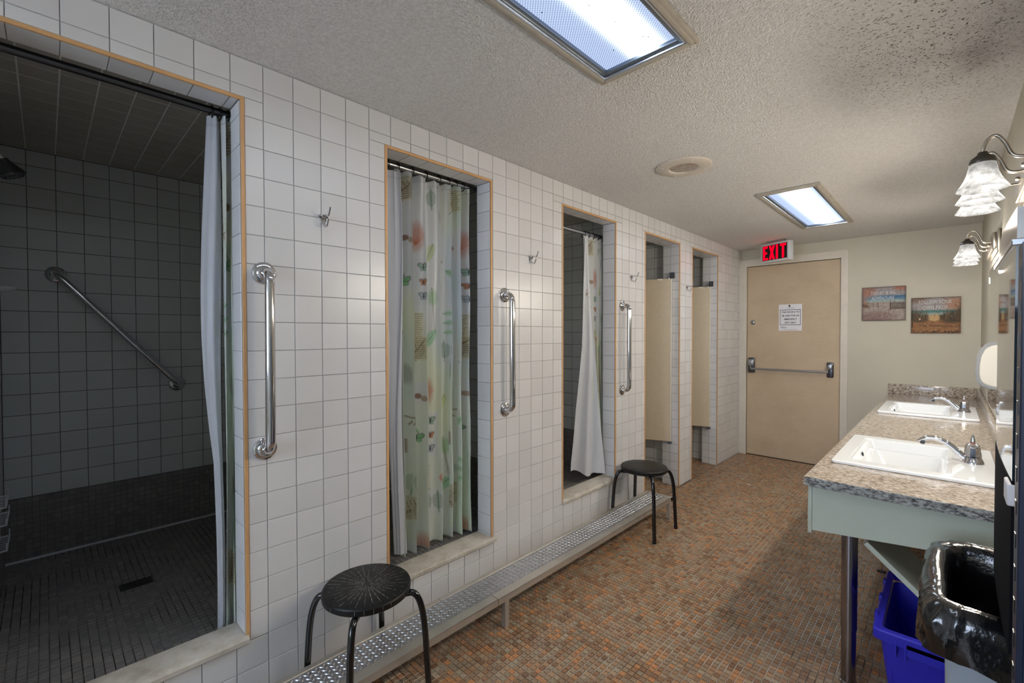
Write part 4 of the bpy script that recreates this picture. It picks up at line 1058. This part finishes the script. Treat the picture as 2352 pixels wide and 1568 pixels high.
# sinks
def sink(x0, x1, y0, y1, label):
    g = empty('sink', ((x0+x1)/2, (y0+y1)/2, CZ), 0, label, 'sink', 'rectangular white sinks')
    cx, cy = g.location.x, g.location.y; hx, hy = (x1-x0)/2, (y1-y0)/2; RZ = .016
    def rr(xa, xb, ya, yb, r, z, n=5):
        out = []
        for (px_, py_, a0) in ((xb-r, yb-r, 0), (xa+r, yb-r, PI/2), (xa+r, ya+r, PI), (xb-r, ya+r, 3*PI/2)):
            for i in range(n+1):
                a = a0+PI/2*i/n; out.append((px_+r*math.cos(a), py_+r*math.sin(a), z))
        return out
    bxa, bxb, bya, byb = -hx+.065, hx-.145, -hy+.075, hy-.075      # basin edge
    loops = [rr(-hx+.004, hx-.004, -hy+.004, hy-.004, .012, -.0), rr(-hx, hx, -hy, hy, .014, .003), rr(-hx, hx, -hy, hy, .014, RZ-.005), rr(-hx+.004, hx-.004, -hy+.004, hy-.004, .013, RZ),
             rr(bxa-.012, bxb+.012, bya-.012, byb+.012, .02, RZ), rr(bxa-.010, bxb+.010, bya-.010, byb+.010, .02, RZ-.004), rr(bxa, bxb, bya, byb, .02, RZ-.005), rr(bxa+.003, bxb-.003, bya+.003, byb-.003, .022, RZ-.012),
             rr(bxa+.012, bxb-.012, bya+.014, byb-.014, .03, RZ-.045), rr(bxa+.02, bxb-.02, bya+.024, byb-.024, .03, RZ-.05), rr(bxa+.04, bxb-.04, bya+.06, byb-.06, .05, -.105), rr(bxa+.07, bxb-.07, bya+.11, byb-.11, .06, -.125)]
    bm = bmesh.new(); R_ = [[bm.verts.new(v) for v in lp] for lp in loops]; n = len(R_[0])
    for a, b in zip(R_[:-1], R_[1:]):
        for i in range(n): bm.faces.new((a[i], a[(i+1) % n], b[(i+1) % n], b[i]))
    bm.faces.new(R_[-1]); bmo('basin', bm, M['porc'], g, sm=True, ang=32)
    bm = bmesh.new(); lathe(bm, [(0, -.1225), (.02, -.1225), (.026, -.1245), (.026, -.126), (0, -.126)], 28, Matrix.Translation(((bxa+bxb)/2, 0, 0))); bmo('drain', bm, M['chrome'], g, sm=True)
    bm = bmesh.new()
    for k in range(3): abox(bm, -.008, .008, -.0025+.012*(k-1), .0025+.012*(k-1), -.001, .001, 0, 1, Matrix.Translation((bxa+.0105, 0, RZ-.030)) @ Matrix.Rotation(math.radians(72), 4, 'Y'))
    bmo('overflow_slots', bm, M['ink'], g)
    return g
sink(*SK[0], 'white rectangular drop-in sink at the near end of the granite counter')
sink(*SK[1], 'white rectangular drop-in sink at the far end of the granite counter')

def faucet(y, label):
    z = CZ+.016; x = 1.815
    g = empty('faucet', (x, y, z), 0, label, 'faucet', 'single handle chrome faucets')
    bm = bmesh.new()
    for k, s_ in enumerate([0]):
        lathe(bm, [(0, 0), (.036, 0), (.0365, .003), (.033, .012), (.029, .022), (.0275, .027), (0, .028)], 36, Matrix.Diagonal((1.0, 1.0, 1, 1)))
    bmo('base', bm, M['chrome'], g, sm=True, ang=50)
    bm = bmesh.new(); lathe(bm, [(0, .029), (.028, .029), (.0275, .034), (.025, .055), (.023, .07), (.020, .078), (.012, .084), (0, .085)], 10); bmo('handle_body', bm, M['chrome'], g, sm=True, ang=25)
    bm = bmesh.new(); lathe(bm, [(0, .0835), (.0088, .0835), (.0088, .0862), (0, .0864)], 20); bmo('red_ring', bm, M['redring'], g, sm=True)
    bm = bmesh.new(); lathe(bm, [(0, .086), (.0085, .0862), (.0082, .095), (.006, .108), (.0032, .118), (.0022, .1215), (0, .122)], 20); bmo('finial', bm, M['chrome'], g, sm=True, ang=50)
    pts = smoothpath([(-.012, 0, .010), (-.032, 0, .024), (-.058, 0, .052), (-.088, 0, .078), (-.120, 0, .088), (-.150, 0, .082), (-.174, 0, .068)], 6)
    rad = interp([.017, .016, .0135, .0118, .0112, .0108, .0045], 6)
    tube('spout', pts, rad, M['chrome'], g, n=20, scale2=1.05)
    bm = bmesh.new(); sweep(bm, [(-.156, 0, .076), (-.158, 0, .062), (-.159, 0, .057)], [.0085, .0085, .0075], 16); bmo('aerator', bm, M['darksteel'], g, sm=True)
    return g
M['redring'] = simple('red_ring', S(170, 40, 30), .4)
faucet(2.735, 'chrome faucet with pointed handle on the near sink')
faucet(4.47, 'chrome faucet with pointed handle on the far sink')

# ------------------------------------------------------------------ mirror, soap dispenser
mi = empty('wall_mirror', (XR, 3.1, 1.36), 0, 'long frameless wall mirror above the counter seen edge-on', 'mirror')
at(box('mirror_glass', XR-.008, XR-.001, 1.86, 4.32, .915, 1.785, M['mirror'], bev=.0015, seg=1), mi)
at(box('mirror_clip', XR-.012, XR-.001, 4.30, 4.325, 1.70, 1.74, M['steel'], bev=.001, seg=1), mi)
sd = empty('soap_dispenser', (XR-.009, 3.06, 1.226), 0, 'white rounded soap dispenser mounted on the mirror between the sinks', 'soap dispenser')
M['disp'] = simple('dispenser_white_plastic', S(216, 210, 198), .3)
M['dispf'] = simple('dispenser_clear_front', S(150, 152, 154), .12, 0, coat=.5)
def dprof(off):
    P_ = [(0, .112), (-.045, .110), (-.072, .092), (-.088, .05), (-.094, .0), (-.094, -.05), (-.088, -.078), (-.074, -.096), (-.05, -.106), (0, -.112)]
    return [(x*(1-off/.094) if x < -.01 else x, z*(1-off/.112)) for x, z in P_]
def ext(name, pr, y0, y1, mat, bev=.004):
    bm = bmesh.new(); a = [bm.verts.new((x, y0, z)) for x, z in pr]; b = [bm.verts.new((x, y1, z)) for x, z in pr]; bm.faces.new(a); bm.faces.new(b[::-1])
    for i in range(len(pr)): bm.faces.new((a[i], b[i], b[(i+1) % len(pr)], a[(i+1) % len(pr)]))
    bmesh.ops.recalc_face_normals(bm, faces=bm.faces)
    bmesh.ops.bevel(bm, geom=[e for e in bm.edges], offset=bev, segments=2, affect='EDGES'); return bmo(name, bm, mat, sd, sm=True, ang=50)
ext('front_shell', dprof(0), -.052, .052, M['dispf']); ext('side_cover', [(x if x < -.01 else x, z) for x, z in dprof(.014)], -.058, .058, M['disp'])

# ------------------------------------------------------------------ vanity light bars
def vanity_light(ys, label):
    yc = ys[1]; g = empty('vanity_light', (XR, yc, 1.87), 0, label, 'wall lamp', 'three shade vanity lights')
    bm = bmesh.new(); hw = (ys[2]-ys[0])/2+.10
    abox(bm, -.018, -.0005, -hw, hw, -.062, .062, .006, 2); abox(bm, -.034, -.016, -hw+.02, hw-.02, -.046, .046, .006, 2); bmo('back_plate', bm, M['nickel'], g, sm=True)
    for y in ys:
        q = y-yc
        a = empty('lamp_arm_set', (0, q, 0)); a.parent = g; a.name = 'lamp_arm'
        pts = smoothpath([(-.030, 0, .003), (-.050, 0, .003), (-.068, 0, .014), (-.082, 0, .050), (-.098, 0, .074), (-.114, 0, .070), (-.124, 0, .048), (-.126, 0, .030)], 6)
        tube('arm', pts, .0048, M['nickel'], a, n=12)
        bm = bmesh.new(); lathe(bm, [(0, .036), (.010, .034), (.013, .026), (.026, .016), (.029, .006), (.029, .001), (0, .001)], 28, Matrix.Translation((-.126, 0, 0))); bmo('cap', bm, M['nickeld'], a, sm=True)
        bm = bmesh.new(); n = 40; prof = [(.0265, .003), (.030, -.008), (.034, -.028), (.0395, -.043), (.046, -.056), (.053, -.067), (.0565, -.073)]
        rg = []
        for r, z in prof:
            w_ = max(0, (r-.038)/.02); rg.append([bm.verts.new((-.126+(r*(1+.004*w_*math.cos(6*2*PI*j/n)))*math.cos(2*PI*j/n), r*(1+.004*w_*math.cos(6*2*PI*j/n))*math.sin(2*PI*j/n), z-.0005*w_*math.cos(6*2*PI*j/n))) for j in range(n)])
        for A1, B1 in zip(rg[:-1], rg[1:]):
            for j in range(n): bm.faces.new((A1[j], A1[(j+1) % n], B1[(j+1) % n], B1[j]))
        o = bmo('glass_shade', bm, M['glass'], a, sm=True, ang=80)
        md = o.modifiers.new('t', 'SOLIDIFY'); md.thickness = .002
        bm = bmesh.new(); lathe(bm, [(0, -.052), (.012, -.05), (.019, -.038), (.017, -.022), (.010, -.008), (0, -.004)], 20, Matrix.Translation((-.126, 0, 0))); bmo('bulb', bm, M['bulb'], a, sm=True)
        ld = bpy.data.lights.new('vanity_lamp', 'POINT'); ld.energy = BULB_W; ld.color = (1, .91, .79); ld.shadow_soft_size = .03
        lo = bpy.data.objects.new('lamp_glow', ld); COL.objects.link(lo); lo.parent = a; lo.location = (-.126, 0, -.108)
    for q in (ys[0]+.09-yc, ys[2]-.09-yc):
        bm = bmesh.new(); lathe(bm, [(0, .012), (.005, .010), (.007, .005), (.004, 0), (0, 0)], 14, Matrix.Translation((-.034, q, .0)) @ Matrix.Rotation(-PI/2, 4, 'Y')); bmo('knob', bm, M['nickel'], g, sm=True)
    return g
M['nickeld'] = simple('dark_nickel', S(92, 88, 84), .35, .9)
vanity_light([1.91, 2.085, 2.26], 'nickel wall lamp with three glowing bell shades at the upper right edge')
vanity_light([3.60, 3.775, 3.95], 'nickel wall lamp with three glowing bell shades farther along, nearer the pictures')

# ------------------------------------------------------------------ towel unit on right wall
M['uni'] = simple('polished_dispenser_steel', S(150, 152, 154), .06, 1)
M['unib'] = simple('brushed_dispenser_steel', S(168, 164, 158), .30, 1, bs=60, bstr=.08)
M['unid'] = simple('black_dispenser_plastic', S(20, 22, 28), .75, 0, spec=.05)
tu = empty('towel_dispenser', (XR, 1.42, 1.2), 0, 'tall polished and black paper towel dispenser on the right wall above the bin', 'towel dispenser')
def bowed(name, z0, z1, mat, xoff=0):
    n = 24; bm = bmesh.new(); lo = []; hi = []
    for i in range(n+1):
        y = 1.20+.45*i/n; x = 1.822+.058*(y-1.38)**2+xoff
        lo.append(bm.verts.new((x, y, z0))); hi.append(bm.verts.new((x, y, z1)))
    bl = [bm.verts.new((XR-.002, 1.65, z0)), bm.verts.new((XR-.002, 1.20, z0))]; bh = [bm.verts.new((XR-.002, 1.65, z1)), bm.verts.new((XR-.002, 1.20, z1))]
    for i in range(n): bm.faces.new((lo[i], lo[i+1], hi[i+1], hi[i]))
    bm.faces.new(lo+bl); bm.faces.new((hi+bh)[::-1])
    bm.faces.new((lo[-1], bl[0], bh[0], hi[-1])); bm.faces.new((bl[0], bl[1], bh[1], bh[0])); bm.faces.new((bl[1], lo[0], hi[0], bh[1]))
    return at(bmo(name, bm, mat, sm=True, ang=30), tu)
bowed('mirror_door', 1.112, 1.532, M['uni']); bowed('brushed_top', 1.545, 1.60, M['unib'], .001); bowed('black_base', .80, 1.108, M['unid'], -.0006)
at(box('top_rail', 1.818, XR-.002, 1.198, 1.652, 1.532, 1.545, M['alum'], bev=.002, seg=1), tu)
at(box('paper_towel', 1.8175, 1.84, 1.195, 1.26, 1.068, 1.106, M['paper'], bev=.002, seg=1), tu)

# blue-grey locker at the right margin
lk = empty('metal_locker', (1.86, .38, 0), 0, 'blue-grey metal cabinet edge at the right margin of the photo', 'cabinet')
at(box('cabinet_body', 1.788, XR-.002, .16, .585, 0, 1.448, M['cabinet'], bev=.004), lk)
at(box('edge_channel', 1.7845, 1.80, .585, .600, 0, 1.452, M['navy'], bev=.002, seg=1), lk)
at(box('edge_channel', 1.7835, 1.7885, .555, .585, 0, 1.452, M['navy'], bev=.001, seg=1), lk)
for k in range(46):
    at(box('vent_hole', 1.7828, 1.7842, .566, .574, .16+k*.028, .172+k*.028, M['black']), lk)

# ------------------------------------------------------------------ bin and bag
bi = empty('waste_bin', (1.83, 1.72, 0), 0, 'slim pale grey waste bin on the floor under the towel dispenser', 'bin')
M['bin'] = simple('pale_grey_bin_plastic', S(176, 186, 196), .35)
bm = bmesh.new()
def ringrect(bm, x0, x1, y0, y1, z, r=.02, n=4):
    out = []
    for (px_, py_, a0) in ((x1-r, y1-r, 0), (x0+r, y1-r, PI/2), (x0+r, y0+r, PI), (x1-r, y0+r, 3*PI/2)):
        for i in range(n+1):
            a = a0+PI/2*i/n; out.append(bm.verts.new((px_+r*math.cos(a), py_+r*math.sin(a), z)))
    return out
def loft(bm, R_, cap0=True, cap1=False):
    n = len(R_[0])
    for a, b in zip(R_[:-1], R_[1:]):
        for i in range(n): bm.faces.new((a[i], a[(i+1) % n], b[(i+1) % n], b[i]))
    if cap0: bm.faces.new(R_[0][::-1])
    if cap1: bm.faces.new(R_[-1])
BXa, BXb, BYa, BYb = 1.738, 1.92, 1.50, 1.915
loft(bm, [ringrect(bm, BXa+.012, BXb-.008, BYa+.02, BYb-.02, 0.002), ringrect(bm, BXa, BXb, BYa, BYb, .70), ringrect(bm, BXa-.003, BXb+.003, BYa-.003, BYb+.003, .70), ringrect(bm, BXa-.003, BXb+.003, BYa-.003, BYb+.003, .715),
          ringrect(bm, BXa+.004, BXb-.004, BYa+.004, BYb-.004, .715), ringrect(bm, BXa+.016, BXb-.012, BYa+.024, BYb-.024, .01)], True, True)
at(bmo('bin_body', bm, M['bin'], sm=True, ang=35), bi)
# bag: folded over the rim, crumpled
bg = empty('garbage_bag', (1.83, 1.72, .7), 0, 'glossy black garbage bag folded over the rim of the slim bin', 'bag')
n = 200; rows_ = []
prof = [(.030, -.34), (.024, -.18), (.016, -.08), (.008, -.02), (.001, -.003), (-.010, .004), (-.022, .002), (-.030, -.008), (-.034, -.030), (-.036, -.055), (-.037, -.080), (-.034, -.105)]
bm = bmesh.new(); zr = .738
for k, (ins_, dz) in enumerate(prof):
    rg = []
    for j in range(n):
        a = 2*PI*j/n
        hx_, hy_ = (BXb-BXa)/2, (BYb-BYa)/2; cxx, cyy = (BXa+BXb)/2, (BYa+BYb)/2
        c, s_ = math.cos(a), math.sin(a); e = .35
        ex_, ey_ = (abs(c)**e)*(1 if c > 0 else -1), (abs(s_)**e)*(1 if s_ > 0 else -1)
        x = cxx+(hx_-ins_)*ex_; y = cyy+(hy_-ins_)*ey_
        out_ = min(1, max(0, (k-5)/3)) if k > 4 else (.8 if k < 3 else .1)
        f1 = mnoise.noise(Vector((x*12, y*12, k*.45))); f2 = 1-2*abs(mnoise.noise(Vector((x*30+k*.25, y*30, k*.5+5))))
        dx_, dy_ = (x-cxx)/hx_, (y-cyy)/hy_; amp = (.012*f1+.008*f2)
        if k > 5: amp = abs(amp)*.9+.002
        puff = .018*math.exp(-((dx_+1)**2*6+(dy_+.75)**2*5))*out_
        zt = dz+.012*mnoise.noise(Vector((x*9, y*9, 2.0)))+.006*f2*out_
        low = (-.02*max(0, -dy_)-.02*max(0, dx_+.3))*out_
        x2 = min(x+dx_*amp*out_-puff, XR-.003); y2 = y+dy_*amp*out_
        rg.append(bm.verts.new((x2, y2, zr+zt+low)))
    rows_.append(rg)
for a, b in zip(rows_[:-1], rows_[1:]):
    for j in range(n): bm.faces.new((a[j], a[(j+1) % n], b[(j+1) % n], b[j]))
bm.faces.new(rows_[0])
o = at(bmo('bag_film', bm, M['bag'], sm=True, ang=180), bg)

# blue tote
to = empty('recycling_tote', (1.73, 2.28, 0), 0, 'blue plastic recycling tote on the floor under the counter', 'recycling bin')
bm = bmesh.new(); tx0, tx1, ty0, ty1, tz = 1.575, 1.905, 2.03, 2.53, .345
loft(bm, [ringrect(bm, tx0+.035, tx1-.03, ty0+.035, ty1-.035, .002), ringrect(bm, tx0, tx1, ty0, ty1, tz-.045), ringrect(bm, tx0-.004, tx1+.004, ty0-.004, ty1+.004, tz-.045),
          ringrect(bm, tx0-.004, tx1+.004, ty0-.004, ty1+.004, tz-.04), ringrect(bm, tx0+.006, tx1-.006, ty0+.006, ty1-.006, tz-.03), ringrect(bm, tx0+.04, tx1-.035, ty0+.04, ty1-.04, .010)], True, True)
at(bmo('tub', bm, M['tote'], sm=True, ang=35), to)
bm = bmesh.new(); R_ = [ringrect(bm, tx0+.004, tx1-.004, ty0+.004, ty1-.004, tz), ringrect(bm, tx0-.016, tx1+.014, ty0-.016, ty1+.016, tz), ringrect(bm, tx0-.020, tx1+.018, ty0-.02, ty1+.02, tz-.005),
         ringrect(bm, tx0-.020, tx1+.018, ty0-.02, ty1+.02, tz-.034), ringrect(bm, tx0-.014, tx1+.012, ty0-.014, ty1+.014, tz-.034), ringrect(bm, tx0-.010, tx1+.008, ty0-.01, ty1+.01, tz-.006), ringrect(bm, tx0+.004, tx1-.004, ty0+.004, ty1-.004, tz-.008)]
R_.append(R_[0]); loft(bm, R_, False); at(bmo('rim', bm, M['tote'], sm=True, ang=35), to)
for x in (tx0+.04, tx0+.066, tx0+.185, tx0+.21): at(box('rim_rib', x, x+.006, ty0-.024, ty0+.002, tz-.075, tz-.02, M['tote'], bev=.001, seg=1), to)
at(box('rim_skirt', tx0+.07, tx0+.19, ty0-.02, ty0-.014, tz-.062, tz-.02, M['tote'], bev=.001, seg=1), to)
for i, y in enumerate((ty0+.1, ty0+.25, ty0+.4)): at(box('rim_catch', tx0-.024, tx0-.012, y-.02, y+.02, tz-.02, tz+.006, M['tote'], bev=.003), to)
bm = bmesh.new()
for (xa, xb_, za, zb) in ((.03, .033, .03, .24), (.03, .28, .237, .24)): abox(bm, tx0+xa, tx0+xb_, ty0+.010, ty0+.013, za, zb, .0005, 1, None)
at(bmo('panel_ridge', bm, M['tote']), to)

# small litter on the floor
tag(box('hair_clip', 1.45, 1.492, 3.335, 3.350, .0005, .010, M['black'], bev=.003), 'small black clip lying on the mosaic floor beside the counter leg', 'clip')
o = tube('cigarette_stub', [(.430, 4.445, .005), (.455, 4.418, .005)], .0045, M['paper'], n=12); tag(o, 'tiny white paper stub lying on the mosaic floor before the exit door', 'stub')
